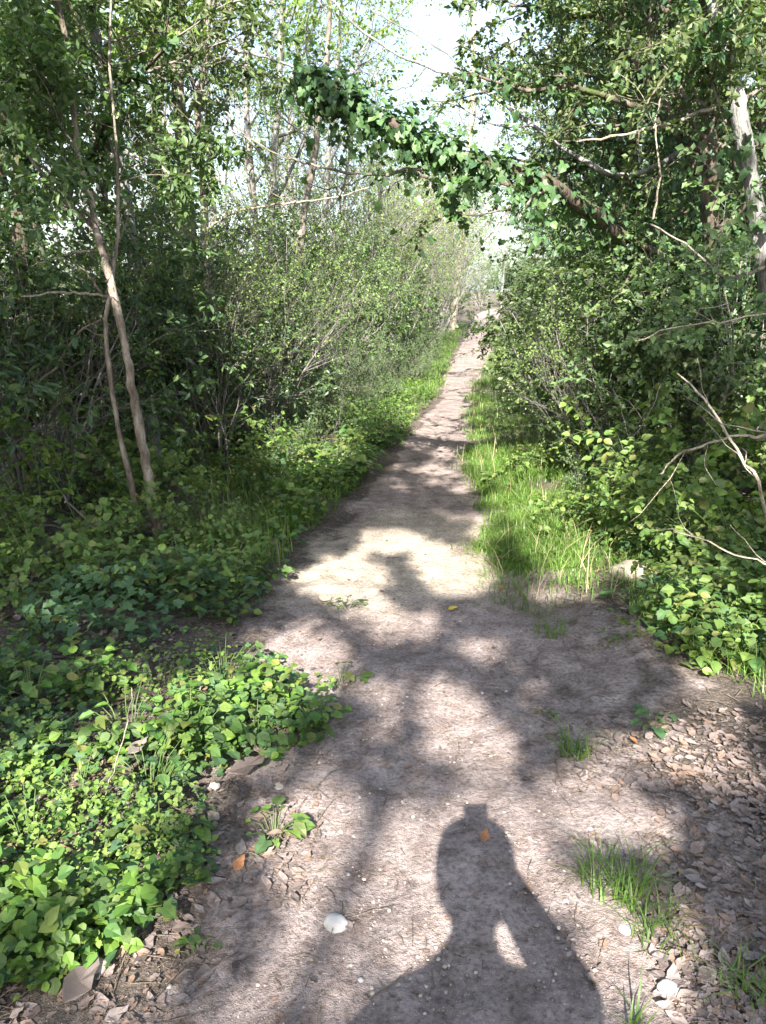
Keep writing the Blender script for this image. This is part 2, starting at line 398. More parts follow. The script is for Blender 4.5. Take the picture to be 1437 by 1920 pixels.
def grow(rg, p, d, L, r, lvl, spec, lines, twigs):
    """a branch and what it bears; spec: per level (segments, wander, upward pull, children, angle, length ratio, bare share)"""
    nseg, wan, up, nch, ang, lr, t0 = spec[lvl]
    pts = [np.array(p, float)]; d = nrm(np.array(d, float))
    ds = [d]
    for i in range(nseg):
        d = nrm(d + rg.normal(size=3) * wan + np.array([0, 0, up]))
        pts.append(pts[-1] + d * (L / nseg)); ds.append(d)
    pts = np.array(pts); ds = np.array(ds)
    last = lvl == len(spec) - 1
    tap = 0.25 if not last else 0.4
    rad = r * (1 - (1 - tap) * np.linspace(0, 1, nseg + 1) ** 0.9)
    lines.append((pts, rad))
    twigs.append((lvl, pts, ds))
    if last: return
    n = max(1, int(round(nch * rg.uniform(0.8, 1.2))))
    az = rg.uniform(0, 6.28)
    for c in range(n):
        t = t0 + (1 - t0) * (c + rg.uniform(0.1, 0.9)) / n
        f = t * nseg; i = min(int(f), nseg - 1); q = pts[i] + (pts[i + 1] - pts[i]) * (f - i)
        dd = ds[i + 1]
        az += 2.4 + rg.normal() * 0.5
        a = nrm(np.cross(dd, [0.3, 0.5, 0.8])); b = np.cross(dd, a)
        an = ang * rg.uniform(0.7, 1.25)
        cd = dd * math.cos(an) + (a * math.cos(az) + b * math.sin(az)) * math.sin(an)
        rr = np.interp(t, np.linspace(0, 1, nseg + 1), rad)
        grow(rg, q, cd, L * lr * rg.uniform(0.65, 1.2) * (1.15 - 0.45 * t), max(rr * 0.55, 0.0015), lvl + 1, spec, lines, twigs)

def twig_leaves(rg, twigs, per, size, spread, minlvl, updir=0.7, droop=0.3, outc=None, keep=None):
    """leaf positions, normals, axes and sizes along the finest twigs"""
    P, A = [], []
    for lvl, pts, ds in twigs:
        if lvl < minlvl: continue
        m = rg.poisson(per)
        if m == 0: continue
        f = rg.uniform(0.1, 1.0, m) * (len(pts) - 1); i = np.minimum(f.astype(int), len(pts) - 2)
        q = pts[i] + (pts[i + 1] - pts[i]) * (f - i)[:, None]
        P.append(q); A.append(ds[i + 1])
    if not P: return None
    P = np.concatenate(P); A = np.concatenate(A); n = len(P)
    side = rvec(rg, n)
    A = nrm(A * 0.6 + side * 0.9 + np.array([0, 0, -droop]))
    P = P + A * rg.uniform(0, spread, n)[:, None]
    Nn = rvec(rg, n) * 0.8 + np.array([0, 0, updir])
    if outc is not None:
        o = P - outc; o[:, 2] *= 0.3
        Nn = Nn + nrm(o) * 0.5
    S = size * rg.uniform(0.55, 1.25, n)
    if keep is not None:
        k = keep(P); P, Nn, A, S = P[k], Nn[k], A[k], S[k]
    return P, Nn, A, S

# ------------------------------------------------------------------ things
def link(o, parent=None):
    COL.objects.link(o)
    if parent: o.parent = parent
    return o
def part(name, me, parent, mat=None, kind=None):
    o = bpy.data.objects.new(name, me); link(o, parent)
    if kind: o['kind'] = kind
    return o
def thing(name, label, cat, loc=(0, 0, 0), rz=0.0, scale=1.0, group=None):
    o = bpy.data.objects.new(name, None); o.empty_display_size = 0.1
    link(o); o.location = loc; o.rotation_euler = (0, 0, rz)
    o.scale = scale if isinstance(scale, (tuple, list)) else (scale,) * 3
    o['label'] = label; o['category'] = cat
    if group: o['group'] = group
    return o
def single(name, me, label, cat, loc=(0, 0, 0), rot=(0, 0, 0), scale=1.0, group=None):
    o = bpy.data.objects.new(name, me); link(o)
    o.location = loc; o.rotation_euler = rot; o.scale = scale if isinstance(scale, (tuple, list)) else (scale,) * 3
    o['label'] = label; o['category'] = cat
    if group: o['group'] = group
    return o

# ------------------------------------------------------------------ the ground and the path
def make_ground():
    us = np.concatenate([np.arange(0, 1.8, 0.03), np.arange(1.8, 4, 0.09), np.geomspace(4, 260, 40)])
    us = np.concatenate([-us[:0:-1], us])
    ys = np.concatenate([np.geomspace(200, 1, 30) * -1, np.arange(-0.9, 0.9, 0.2), np.arange(0.9, 7, 0.03), np.arange(7, 18, 0.1),
                         np.arange(18, 70, 0.5), np.geomspace(70, 900, 25)])
    U, Y = np.meshgrid(us, ys)
    X = U + pc(np.clip(Y, -40, 100))
    Z = gz(X, Y)
    far = sstep(3.2, 7.0, Y)
    tr = 1 - sstep(-0.16 + .05 * far, 0.25 + .5 * (1 - far) * (X > pc(Y)) + .2 * (1 - far) - .2 * far, np.abs(X - pc(Y)) - hw(Y) + (vnoise(X * 4, Y * 4, 5) - 0.5) * (.35 - .18 * far))
    dry = sstep(1.25, .3, ((X - pc(Y)) / .75) ** 2 + ((Y - 4.45) / .95) ** 2 + (vnoise(X * 3, Y * 3, 15) - .5) * .9)  # mask of a ragged oval across the path, coloured paler
    near = (Y > 0.8) & (Y < 9)
    Z = Z + near * ((vnoise(X * 7, Y * 5, 7) - 0.5) * 0.022 + (vnoise(X * 19, Y * 19, 8) - 0.5) * 0.012 + (vnoise(X * 41, Y * 41, 18) - 0.5) * 0.006)
    n, k = U.shape
    V = np.stack([X, Y, Z], -1).reshape(-1, 3)
    idx = np.arange(n * k).reshape(n, k)
    Q = np.stack([idx[:-1, :-1], idx[:-1, 1:], idx[1:, 1:], idx[1:, :-1]], -1)
    out = np.abs(X - pc(Y)) - hw(Y)
    onp = (out[:-1, :-1] < 0.02) & (out[1:, 1:] < 0.08) & (Y[:-1, :-1] < 100) & (Y[:-1, :-1] > -38)
    for nm, sel in (('ground', ~onp), ('dirt_path', onp)):
        q = Q[sel]; used = np.unique(q); mp = np.full(n * k, -1); mp[used] = np.arange(len(used))
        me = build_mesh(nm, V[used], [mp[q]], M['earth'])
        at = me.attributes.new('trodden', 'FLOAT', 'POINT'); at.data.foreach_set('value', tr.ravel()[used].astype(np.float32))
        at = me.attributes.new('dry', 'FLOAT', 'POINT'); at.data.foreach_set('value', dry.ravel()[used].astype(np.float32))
        o = bpy.data.objects.new(nm, me); link(o); o['kind'] = 'structure'
make_ground()

# ------------------------------------------------------------------ plant prototypes (shared meshes)
RG = np.random.default_rng(11)
PROTO = {}

def proto_shrub(key, seed, leafmat, barkmat, kind, size, per, stems, h, spec, spread=0.03, tilt=0.45, base=0.25, updir=0.7, rad=0.014, kmin=4):
    rg = np.random.default_rng(seed)
    lines, twigs = [], []
    for s in range(stems):
        a = rg.uniform(0, 6.28); t = tilt * rg.uniform(0.2, 1.2)
        p = np.array([math.cos(a), math.sin(a), 0]) * base * rg.uniform(0.1, 1) + np.array([0, 0, -0.06])
        d = np.array([math.cos(a) * math.sin(t), math.sin(a) * math.sin(t), math.cos(t)])
        grow(rg, p, d, h * rg.uniform(0.7, 1.1), rad * rg.uniform(0.7, 1.2), 0, spec, lines, twigs)
    res = {'stems': tubes(lines, key + '_stems', M[barkmat], kmin)}
    lv = twig_leaves(rg, twigs, per, size, spread, len(spec) - 1, updir, 0.3, np.array([0, 0, h * 0.35]))
    if lv is not None: res['foliage'] = leaves(*lv, kind, key + '_foliage', M[leafmat])
    PROTO.setdefault(key, []).append(res)

SPEC_S = [(6, .16, .05, 7, .8, .55, .2), (5, .22, .02, 6, .8, .55, .15), (4, .25, .0, 0, 0, 0, 0)]
for sd in (1, 2, 3):
    proto_shrub('laurel', sd, 'laurel', 'twig_grey', 'oval', 0.07, 17, 8, 2.0, SPEC_S, 0.03, 0.55, 0.3)
for sd in (4, 5, 6):
    proto_shrub('privet', sd, 'privet', 'twig_grey', 'rhomb', 0.048, 26, 9, 2.0, SPEC_S, 0.03, 0.6, 0.3)
for sd in (7, 8):
    proto_shrub('ivybush', sd, 'ivy_mix', 'twig_grey', 'ivy', 0.05, 20, 8, 1.9, SPEC_S, 0.03, 0.6, 0.3)
SPEC_B = [(8, .14, -.10, 9, .75, .3, .12), (4, .22, -.03, 0, 0, 0, 0)]
for sd in (9, 10, 12):
    proto_shrub('bramble', sd, 'bramble', 'stem', 'broad', 0.062, 11, 14, 1.25, SPEC_B, 0.05, 0.85, 0.3, 0.95, 0.006)
SPEC_F = [(7, .18, .03, 10, .6, .5, .12), (5, .25, .04, 6, .6, .5, .1), (4, .25, .02, 0, 0, 0, 0)]
for sd in (13, 14, 15):
    proto_shrub('fine', sd, 'privet', 'twig_grey', 'rhomb', 0.026, 13, 12, 1.1, SPEC_F, 0.015, 0.7, 0.35, 0.6, 0.006, 4)
SPEC_G = [(8, .14, .06, 9, .5, .5, .2), (6, .22, .05, 7, .55, .5, .15), (5, .26, .04, 0, 0, 0, 0)]
for sd in (16, 17, 18):
    proto_shrub('bare', sd, 'pale', 'twig_grey', 'rhomb', 0.05, 8.5, 9, 4.0, SPEC_G, 0.03, 0.35, 0.5, 0.5, 0.022, 4)

def proto_tree(key, seed, leafmat, barkmat, kind, size, per, h, r, spec, sleeve=0, sleeve_mat='ivy', sleeve_size=.06, lean=0.08, wl=.05):
    rg = np.random.default_rng(seed)
    lines, twigs = [], []
    grow(rg, (0, 0, -0.1), (rg.normal() * lean, rg.normal() * lean, 1), h, r, 0, spec, lines, twigs)
    res = {'trunk': tubes(lines[:1], key + '_trunk', M[barkmat]), 'branches': tubes(lines[1:], key + '_branches', M[barkmat])}
    lv = twig_leaves(rg, twigs, per, size, 0.05, len(spec) - 1, 0.6, 0.35)
    if lv is not None: res['crown'] = leaves(*lv, kind, key + '_crown', M[leafmat])
    if sleeve:
        res['ivy'] = ivy_on(rg, [t for t in twigs if t[0] <= 1], sleeve, sleeve_size, key + '_ivy', M[sleeve_mat], wl)
    PROTO.setdefault(key, []).append(res)

def ivy_pts(rg, twigs, n, size, wl, hang=0.35, gap=.48):
    """ivy leaves about a set of branches, tips hanging down"""
    segs = [(pts[i], pts[i + 1]) for _, pts, _ in twigs for i in range(len(pts) - 1)]
    A = np.array([s[0] for s in segs]); B = np.array([s[1] for s in segs])
    ln = np.linalg.norm(B - A, axis=1); i = rg.choice(len(segs), n, p=ln / ln.sum())
    t = rg.uniform(0, 1, (n, 1)); q = A[i] + (B[i] - A[i]) * t
    ax = nrm(B[i] - A[i]); rd = rvec(rg, n); rd = nrm(rd - ax * np.sum(rd * ax, -1, keepdims=True))
    # clumpy thickness
    cl = vnoise(q[:, 0] * 2.3 + q[:, 2] * 1.7, q[:, 1] * 2.3 + q[:, 2] * 2.9, 3)
    dens = vnoise(q[:, 0] * 6 + q[:, 2] * 5, q[:, 1] * 6 - q[:, 2] * 4, 13) + .5 * cl
    ok = dens + rg.uniform(-.2, .2, n) > gap
    q, rd, cl = q[ok], rd[ok], cl[ok]; n = len(q)
    off = (0.02 + rg.exponential(wl, n)) * (0.35 + 1.5 * cl)
    hg = rg.uniform(0, 1, n) < hang * 0.5
    q = q + rd * off[:, None]
    q[:, 2] -= np.where(hg, rg.exponential(0.14, n) * (0.3 + cl), 0)
    Nn = nrm(rd + np.array([0, 0, 0.45]) + rvec(rg, n) * 0.55)
    Ax = nrm(np.array([0, 0, -1.0]) + rvec(rg, n) * 0.6)
    return q, Nn, Ax, size * rg.uniform(0.3, 1.35, n)
def ivy_on(rg, twigs, n, size, name, mat, wl=.05, kind='ivy'):
    return leaves(*ivy_pts(rg, twigs, n, size, wl), kind, name, mat)

SPEC_T = [(10, .07, .04, 12, .75, .42, .3), (7, .16, .05, 7, .7, .45, .2), (5, .2, .0, 6, .7, .5, .15), (4, .25, -.03, 0, 0, 0, 0)]
for sd in (21, 22, 23):
    proto_tree('spring', sd, 'spring', 'bark_grey', 'rhomb', 0.06, 9, 8.5, 0.085, SPEC_T)
SPEC_I = [(10, .08, .04, 16, .95, .34, .1), (7, .2, .0, 7, .8, .45, .15), (5, .25, -.1, 0, 0, 0, 0)]
for sd in (31, 32, 33):
    proto_tree('ivied', sd, 'ivy_mix', 'bark_dark', 'rhomb', 0.055, 74, 7.5, 0.10, SPEC_I, 5200, 'ivy', 0.065, 0.1, .10)
SPEC_BT = [(10, .06, .05, 14, .55, .4, .25), (7, .14, .06, 8, .55, .5, .2), (5, .2, .05, 6, .55, .5, .15), (4, .22, .0, 0, 0, 0, 0)]
for sd in (41, 42, 43):
    proto_tree('bald', sd, 'pale', 'twig_grey', 'rhomb', 0.055, 5.0, 8.5, 0.08, SPEC_BT)

def place(kind, loc, label, name, cat, scale=1.0, rz=None, var=None, group=None):
    v = PROTO[kind][(place.n if var is None else var) % len(PROTO[kind])]; place.n += 1
    t = thing(name, label, cat, tuple(loc), RG.uniform(0, 6.28) if rz is None else rz, scale, group)
    for nm, me in v.items(): part(nm, me, t)
    return t
place.n = 0

# ------------------------------------------------------------------ trees with a place and shape of their own
def smooth_line(P, n=5):
    """Catmull-Rom through the points"""
    P = np.asarray(P, float)
    Q = np.concatenate([[2 * P[0] - P[1]], P, [2 * P[-1] - P[-2]]])
    out = []
    for i in range(1, len(Q) - 2):
        a, b, c, d = Q[i - 1], Q[i], Q[i + 1], Q[i + 2]
        for t in np.linspace(0, 1, n, endpoint=False):
            out.append(0.5 * (2 * b + (c - a) * t + (2 * a - 5 * b + 4 * c - d) * t * t + (3 * b - a - 3 * c + d) * t ** 3))
    out.append(Q[-2])
    return np.array(out)

def pxline(pts, y0, y1=None):
    y1 = y0 if y1 is None else y1
    n = len(pts)
    return [D(p[0], p[1], p[2] if len(p) > 2 else y0 + (y1 - y0) * i / (n - 1)) for i, p in enumerate(pts)]

def wood(P, r0, r1, rg, wob=0.006, n=5):
    q = smooth_line(P, n)
    q[1:-1] += rg.normal(size=q[1:-1].shape) * wob * 0.5
    t = np.linspace(0, 1, len(q))
    rad = (r0 + (r1 - r0) * t) * (1 + 0.07 * np.sin(t * 31 + r0 * 900) + 0.05 * rg.normal(size=len(q)))
    if r0 > .028: rad = rad * (1 + .7 * np.exp(-t * 22))
    return q, rad

def side_growth(rg, line, n, L, spec, lines, twigs, t0=0.3, up=0.3, avoid=None):
    pts, rad = line
    for c in range(n):
        f = (t0 + (1 - t0) * (c + rg.uniform()) / n) * (len(pts) - 1); i = min(int(f), len(pts) - 2)
        q = pts[i] + (pts[i + 1] - pts[i]) * (f - i)
        d = rvec(rg, 1)[0]; d[2] = abs(d[2]) * 0.5 + up
        if avoid is not None: d[:2] += avoid
        grow(rg, q, d, L * rg.uniform(0.6, 1.2), max(0.004, rad[i] * 0.35), 0, spec, lines, twigs)

def own_tree(name, label, base, stems, bark, leafmat, kind, lsize, per, nside, L, spec, seed, t0=0.3, up=0.3, avoid=None,
             twigmat=None, ivy=0, ivysize=.06, wl=.06, dead=(), keep=None, cat='tree'):
    rg = np.random.default_rng(seed)
    base = np.asarray(base, float)
    t = thing(name, label, cat, tuple(base))
    lines, twigs, iv = [], [], []
    for j, (P, r0, r1) in enumerate(stems):
        P = np.asarray(P, float) - base
        ln = wood(P, r0, r1, rg)
        part('trunk' if j == 0 else 'stem', tubes([ln], name + '_stem', M[bark]), t)
        iv.append((0, ln[0], None))
        if nside: side_growth(rg, ln, nside if j == 0 else max(1, nside // 2), L, spec, lines, twigs, t0, up, avoid)
    if keep is not None:
        sel = [i for i, tw in enumerate(twigs) if tw[0] == 0 or keep(tw[1][1:2] * .4 + tw[1][-1:] * .6)[0]]
        lines = [lines[i] for i in sel]; twigs = [twigs[i] for i in sel]
    for P, r0, r1, mt in dead:
        part('branch', tubes([wood(np.asarray(P, float) - base, r0, r1, rg, 0.008)], name + '_branch', M[mt]), t)
    if lines: part('twigs', tubes(lines, name + '_twigs', M[twigmat or bark]), t)
    lv = twig_leaves(rg, twigs, per, lsize, 0.04, len(spec) - 1, 0.55, 0.35, keep=keep) if per else None
    if lv is not None and len(lv[0]): part('crown', leaves(*lv, kind, name + '_crown', M[leafmat]), t)
    if ivy: part('ivy', ivy_on(rg, iv, ivy, ivysize, name + '_ivy', M['ivy'], wl), t)
    return t

SPEC_O = [(6, .15, .04, 6, .75, .55, .2), (5, .2, .0, 5, .75, .55, .15), (4, .25, -.05, 0, 0, 0, 0)]

# the forked tree, nearest on the left
b1 = G(302, 1014)
A = [b1 - [0, 0, .08]] + pxline([(287, 945), (271, 850), (250, 740), (235, 650), (216, 560), (195, 480), (180, 425), (165, 350), (146, 290)], b1[1], 4.75) + \
    pxline([(136, 170), (122, 60), (100, -30), (84, -160), (70, -420)], 4.7, 4.6)
B = [b1 + [-.13, .05, -.08]] + pxline([(243, 895), (222, 800), (206, 700), (198, 610), (206, 550), (214, 500), (221, 430), (222, 330), (214, 220), (206, 100), (215, -100)], b1[1] + .05, 4.9)
Cc = pxline([(182, 432), (130, 385), (62, 300), (20, 235), (-40, 170), (-150, 60)], 4.75, 4.3)
own_tree('forked_tree', 'slender pale brown tree forking into two stems, nearest on the left', b1, [(A, .031, .010), (B, .02, .006), (Cc, .017, .006)],
         'bark_pale', 'privet', 'oval', .055, 14, 13, .85, SPEC_O, 101, 0.5, .1, np.array([-.5, .1]), 'bark',
         dead=[(pxline([(203, 556), (150, 550), (95, 548), (40, 556), (-20, 560)], 4.75, 4.5), .010, .004, 'dry_vine'),
               (pxline([(197, 560), (170, 520), (150, 500), (110, 488)], 4.75, 4.7), .008, .003, 'bark_pale'),
               (pxline([(175, 470), (110, 480), (60, 500)], 4.75, 4.6), .008, .003, 'bark_pale')])

# trunks deeper in on the left
def up_tree(name, label, px_base, y, mids, r, seed, bark, leafmat='spring', kind='rhomb', lsize=.06, per=10, nside=9, L=1.5, ivy=0, extra=3.0, dead=(), t0=.35, avoid=None, twigmat=None, wl=.06):
    b = GX(px_base, y)
    P = [b - [0, 0, .1]] + pxline(mids, y)
    d = nrm(P[-1] - P[-2]); P += [P[-1] + d * extra * .5 + np.array([.05, 0, .1]), P[-1] + d * extra + np.array([-.05, .1, .3])]
    return own_tree(name, label, b, [(P, r, r * .35)], bark, leafmat, kind, lsize, per, nside, L, SPEC_O, seed, t0, .35, avoid, twigmat, ivy=ivy, dead=dead, wl=wl)

up_tree('grey_tree', 'grey mottled straight trunk just right of the forked tree', 292, 6.4, [(272, 700), (252, 500), (238, 380), (208, 220), (186, 100), (165, -20)], .062, 111,
        'bark_grey', 'ivy_mix', 'oval', .06, 12, 12, 1.1, ivy=500, wl=.04, twigmat='bark')
up_tree('vine_clad_tree', 'thick trunk wrapped in dry reddish vines left of centre', 372, 8.0, [(366, 640), (352, 420), (345, 300), (332, 140), (322, -20)], .09, 112,
        'bark', 'spring', 'rhomb', .06, 14, 12, 1.4, ivy=900, wl=.05, twigmat='twig_grey')
up_tree('crooked_tree', 'thin crooked tree with a fork high up, beside the vine clad trunk', 384, 7.4, [(380, 620), (384, 430), (378, 300), (372, 200), (388, 110), (392, -20)], .042, 113,
        'bark', 'spring', 'oval', .06, 9, 9, 1.0, twigmat='bark',
        dead=[(pxline([(374, 195), (350, 130), (310, 70), (270, 10), (240, -40)], 7.4, 7.0), .014, .006, 'bark_dark'),
              (pxline([(388, 115), (415, 70), (432, 20), (440, -40)], 7.4, 7.3), .014, .007, 'bark'),
              (pxline([(400, 70), (440, 92), (500, 108), (550, 125), (620, 150)], 7.4, 7.0), .02, .006, 'bark_grey'),
              (pxline([(384, 432), (440, 398), (500, 386), (560, 380), (630, 370), (690, 352)], 7.4, 6.4), .015, .005, 'dry_vine'),
              (pxline([(560, 380), (545, 372), (520, 368), (500, 352)], 6.8, 6.7), .006, .003, 'dry_vine')])
up_tree('slim_dark_tree', 'slim dark tree rising at centre left through the tip of the ivy arch', 548, 11.5, [(562, 480), (572, 390), (590, 290), (604, 190), (614, 90), (622, -20)], .06, 114,
        'bark', 'spring', 'rhomb', .055, 11, 12, 1.4, twigmat='twig_grey')
up_tree('pale_pole_tree', 'tall pale straight trunk against the sky right of centre', 848, 30, [(862, 480), (876, 330), (888, 150), (890, -20)], .11, 115,
        'dry_vine', 'pale', 'rhomb', .06, 3, 12, 2.0, twigmat='twig_grey')
up_tree('ivy_trunk_tree', 'dark trunk thick with ivy at the far left edge', 40, 6.0, [(45, 640), (38, 400), (28, 200), (15, -20)], .07, 116,
        'bark_dark', 'ivy_mix', 'oval', .06, 18, 13, .9, ivy=2200, wl=.11, twigmat='bark_dark')
up_tree('twin_vine_tree', 'slim mossy trunk between the grey trunk and the vine clad one', 318, 9.5, [(312, 600), (300, 400), (290, 200), (292, -20)], .05, 117,
        'bark_dark', 'privet', 'rhomb', .06, 14, 11, 1.3, ivy=1000, wl=.06, twigmat='bark')

# right side
b8 = GX(1500, 4.9)
own_tree('grey_leaning_tree', 'grey trunk leaning inward along the upper right edge', b8,
         [([b8 - [0, 0, .1]] + pxline([(1475, 760), (1440, 520), (1402, 300), (1370, 130), (1335, -10), (1290, -180), (1250, -420)], 4.9, 5.2), .075, .02)],
         'bark_grey', 'ivy_mix', 'oval', .05, 13, 12, .9, SPEC_O, 121, .4, .2, None, 'bark', ivy=700, wl=.05,
         dead=[(pxline([(1392, 178), (1330, 205), (1240, 236), (1160, 254), (1082, 266)], 5.0, 5.3), .016, .006, 'dry_vine'),
               (pxline([(1440, 500), (1360, 520), (1300, 470), (1220, 420)], 4.9, 4.8), .012, .005, 'bark')])
b9 = GX(1452, 6.2)
own_tree('dark_leaning_tree', 'dark trunk slanting up to the left at upper right, behind the grey one', b9,
         [([b9 - [0, 0, .1]] + pxline([(1410, 620), (1340, 400), (1282, 262), (1225, 170), (1165, 80), (1080, -30), (980, -200)], 6.2, 6.6), .07, .02)],
         'bark_dark', 'ivy_mix', 'oval', .05, 18, 15, 1.0, SPEC_O, 122, .35, .2, None, 'bark_dark', ivy=1500, wl=.07,
         dead=[(pxline([(1290, 280), (1180, 330), (1090, 300), (1000, 235), (900, 165), (800, 125), (715, 85), (640, 20), (590, -40)], 6.2, 7.5), .022, .006, 'bark_grey'),
               (pxline([(1000, 235), (930, 235), (850, 195), (770, 190), (720, 205)], 6.6, 7.0), .010, .004, 'bark_grey'),
               (pxline([(900, 165), (850, 110), (790, 70), (700, 20), (660, -40)], 6.8, 7.3), .010, .004, 'bark_grey'),
               (pxline([(800, 125), (770, 160), (735, 175), (700, 215)], 7.0, 7.1), .007, .003, 'bark_grey')])

# the ivy arch over the path
rg = np.random.default_rng(131)
ba = GX(1352, 6.9)
arch = thing('ivy_arch_tree', 'bowed trunk wrapped in ivy that arches across the path', 'tree', tuple(ba))
AP = [ba - [0, 0, .1]] + pxline([(1318, 760, 6.7), (1262, 590, 6.3), (1200, 490, 5.9), (1120, 405, 5.4), (1040, 350, 5.05), (975, 322, 4.95), (900, 304, 4.9),
                                (830, 284, 4.9), (765, 252, 4.9), (700, 212, 4.9), (640, 176, 4.95), (590, 152, 5.0), (552, 140, 5.0)], 5)
al = wood(np.array(AP) - ba, .062, .014, rg, .02)
part('trunk', tubes([al], 'ivy_arch_tree_trunk', M['bark_dark']), arch)
sub = []
for P, r0, r1 in ((pxline([(850, 296, 4.9), (780, 318, 4.9), (690, 327, 5), (600, 314, 5.2), (520, 288, 5.4), (440, 240, 5.6)], 5), .013, .004),
                  (pxline([(690, 327, 5), (640, 350, 5), (600, 352, 5.1), (540, 330, 5.2)], 5), .006, .003),
                  (pxline([(1040, 350, 5), (1000, 370, 4.9), (960, 420, 4.85)], 5), .010, .004),
                  (pxline([(780, 318, 4.9), (740, 345, 4.9), (690, 380, 5)], 5), .005, .002)):
    ln = wood(np.array(P) - ba, r0, r1, rg, .012); sub.append(ln)
    part('branch', tubes([ln], 'ivy_arch_tree_branch', M['bark']), arch)
def strand(px, py, y, L):
    p = D(px, py, y) - ba
    q = np.array([p + [rg.normal() * .02 * i, rg.normal() * .02 * i, -L * i / 5] for i in range(6)])
    return q
strands = [strand(846, 300, 4.85, .42), (strand(826, 300, 4.9, .22)), strand(905, 320, 4.85, .2), strand(1000, 350, 4.9, .35), strand(700, 225, 4.9, .13), strand(760, 260, 4.9, .1),
           strand(610, 160, 4.95, .14), strand(955, 330, 4.9, .16), strand(866, 300, 4.9, .2)]
for s in strands: part('ivy_stem', tubes([(s, np.linspace(.004, .002, len(s)))], 'ivy_arch_tree_strand', M['bark_dark']), arch)
pts = al[0]
def seg(i0, i1): return [(0, pts[int(i0 * (len(pts) - 1)):int(i1 * (len(pts) - 1)) + 1], None)]
sets = [ivy_pts(rg, seg(.0, .30), 400, .05, .12), ivy_pts(rg, seg(.26, .46), 560, .055, .05, gap=.35), ivy_pts(rg, seg(.42, .66), 760, .047, .036, gap=.32), ivy_pts(rg, seg(.6, .86), 1150, .048, .046, gap=.3), ivy_pts(rg, seg(.84, 1.0), 800, .048, .06, gap=.3),
        ivy_pts(rg, [(0, s, None) for s in strands], 420, .048, .025, .1)]
P = np.concatenate([s[0] for s in sets]); Nn = np.concatenate([s[1] for s in sets]); Ax = np.concatenate([s[2] for s in sets]); S = np.concatenate([s[3] for s in sets])
ppx, ppy = proj(*(P + ba).T)
score = S / (P + ba)[:, 1] - (ppx > 1080) * .004
order = np.argsort(-score)
big, rest = order[:300], order[300:]
part('ivy_foliage', leaves(P[rest], Nn[rest], Ax[rest], S[rest], 'ivy', 'ivy_arch_foliage', M['ivy']), arch, kind='stuff')
def one_leaf(kind, mat, name):
    tv, tf = LT[kind]
    return build_mesh(name, tv, tf, mat, smooth=False)
IVY1 = [one_leaf('ivy', M['ivy'], 'ivy_leaf'), one_leaf('ivy', M['ivy_young'], 'ivy_leaf_young')]
def leaf_objs(parent, P, Nn, Ax, S, meshes, name='leaf'):
    z = nrm(Nn); x = nrm(Ax - z * np.sum(Ax * z, -1, keepdims=True)); y = np.cross(z, x)
    for i in range(len(P)):
        o = bpy.data.objects.new(name, meshes[i % len(meshes)]); link(o, parent)
        m = Matrix(np.column_stack([x[i], y[i], z[i]]).tolist()).to_4x4()
        m.translation = Vector(P[i])
        o.matrix_local = m @ Matrix.Scale(float(S[i]), 4)
leaf_objs(arch, P[big], Nn[big], Ax[big], S[big] * 1.08, [IVY1[0], IVY1[1], IVY1[1]])

# ------------------------------------------------------------------ trees and shrubs of the two thickets
CLEAR = {'privet': 1.15, 'laurel': 1.2, 'ivybush': 1.1, 'bramble': .9, 'fine': .75, 'ivied': 2.0, 'bare': 1.2, 'spring': 1.5, 'bald': 1.2}
def row(kind, name, cat, items, group=None):
    for it in items:
        px, y, sc, lab = it[:4]
        b = GX(px, y); c = float(pc(y)); need = float(hw(y)) + CLEAR.get(kind, .3) * sc * (1.4 if y > 13 and b[0] > c else 1.0)
        if abs(b[0] - c) < need and 5 < y < 70: b = gp(c + math.copysign(need, b[0] - c), y)
        if b[0] > c and y < 50:
            xm = .158 * y + (.9 * CLEAR.get(kind, .3) if kind != 'spring' else .8) * sc
            if b[0] < xm: b = gp(xm, y)
        place(kind, b, lab, name, cat, sc, group=group)

row('ivied', 'ivy_clad_tree', 'tree', [
    (1010, 15.0, 1.0, 'ivy clad tree beside the far grass strip, first right of the path'),
    (1075, 11.5, .95, 'ivy clad tree right of the path, behind the foot of the arch trunk'),
    (1175, 9.0, .95, 'ivy clad tree filling the upper right behind the dead pale branch'),
    (1290, 7.6, .9, 'ivy clad tree behind the two leaning trunks at right'),
    (1440, 7.0, 1.0, 'ivy clad tree cut by the right edge of the picture'),
    (975, 22.0, .95, 'ivy clad tree close to the path where the far sunlit patch begins'),
    (958, 30.0, .9, 'farthest ivy clad tree on the right of the path'),
    (980, 18.0, 1.05, 'ivy clad tree overhanging the middle of the far path from the right'),
    (990, 12.5, .9, 'ivy clad tree between the grass strip and the tall ivy clad one'),
    (970, 38.0, 1.1, 'ivy clad tree near the end of the path on the right'),
    (960, 49.0, 1.2, 'last ivy clad tree before the pale shrubs at the path end'),
    (1100, 18.0, 1.3, 'broad ivy clad tree filling the gap above the arch at right'),
    (1130, 15.0, 1.15, 'tall ivy clad tree seen over the arch against the sky at right'),
    (1340, 6.0, .8, 'ivy clad tree right of the arch trunk, in front of the dark leaning trunk'),
    (1170, 7.0, .8, 'ivy clad tree into which the right end of the arch runs'),
    (120, 8.5, .95, 'ivy clad tree behind the forked tree at left'),
    (-30, 7.2, 1.0, 'ivy clad tree cut by the left edge of the picture'),
    (440, 10.5, .62, 'shorter ivy clad tree left of the slim dark tree')])
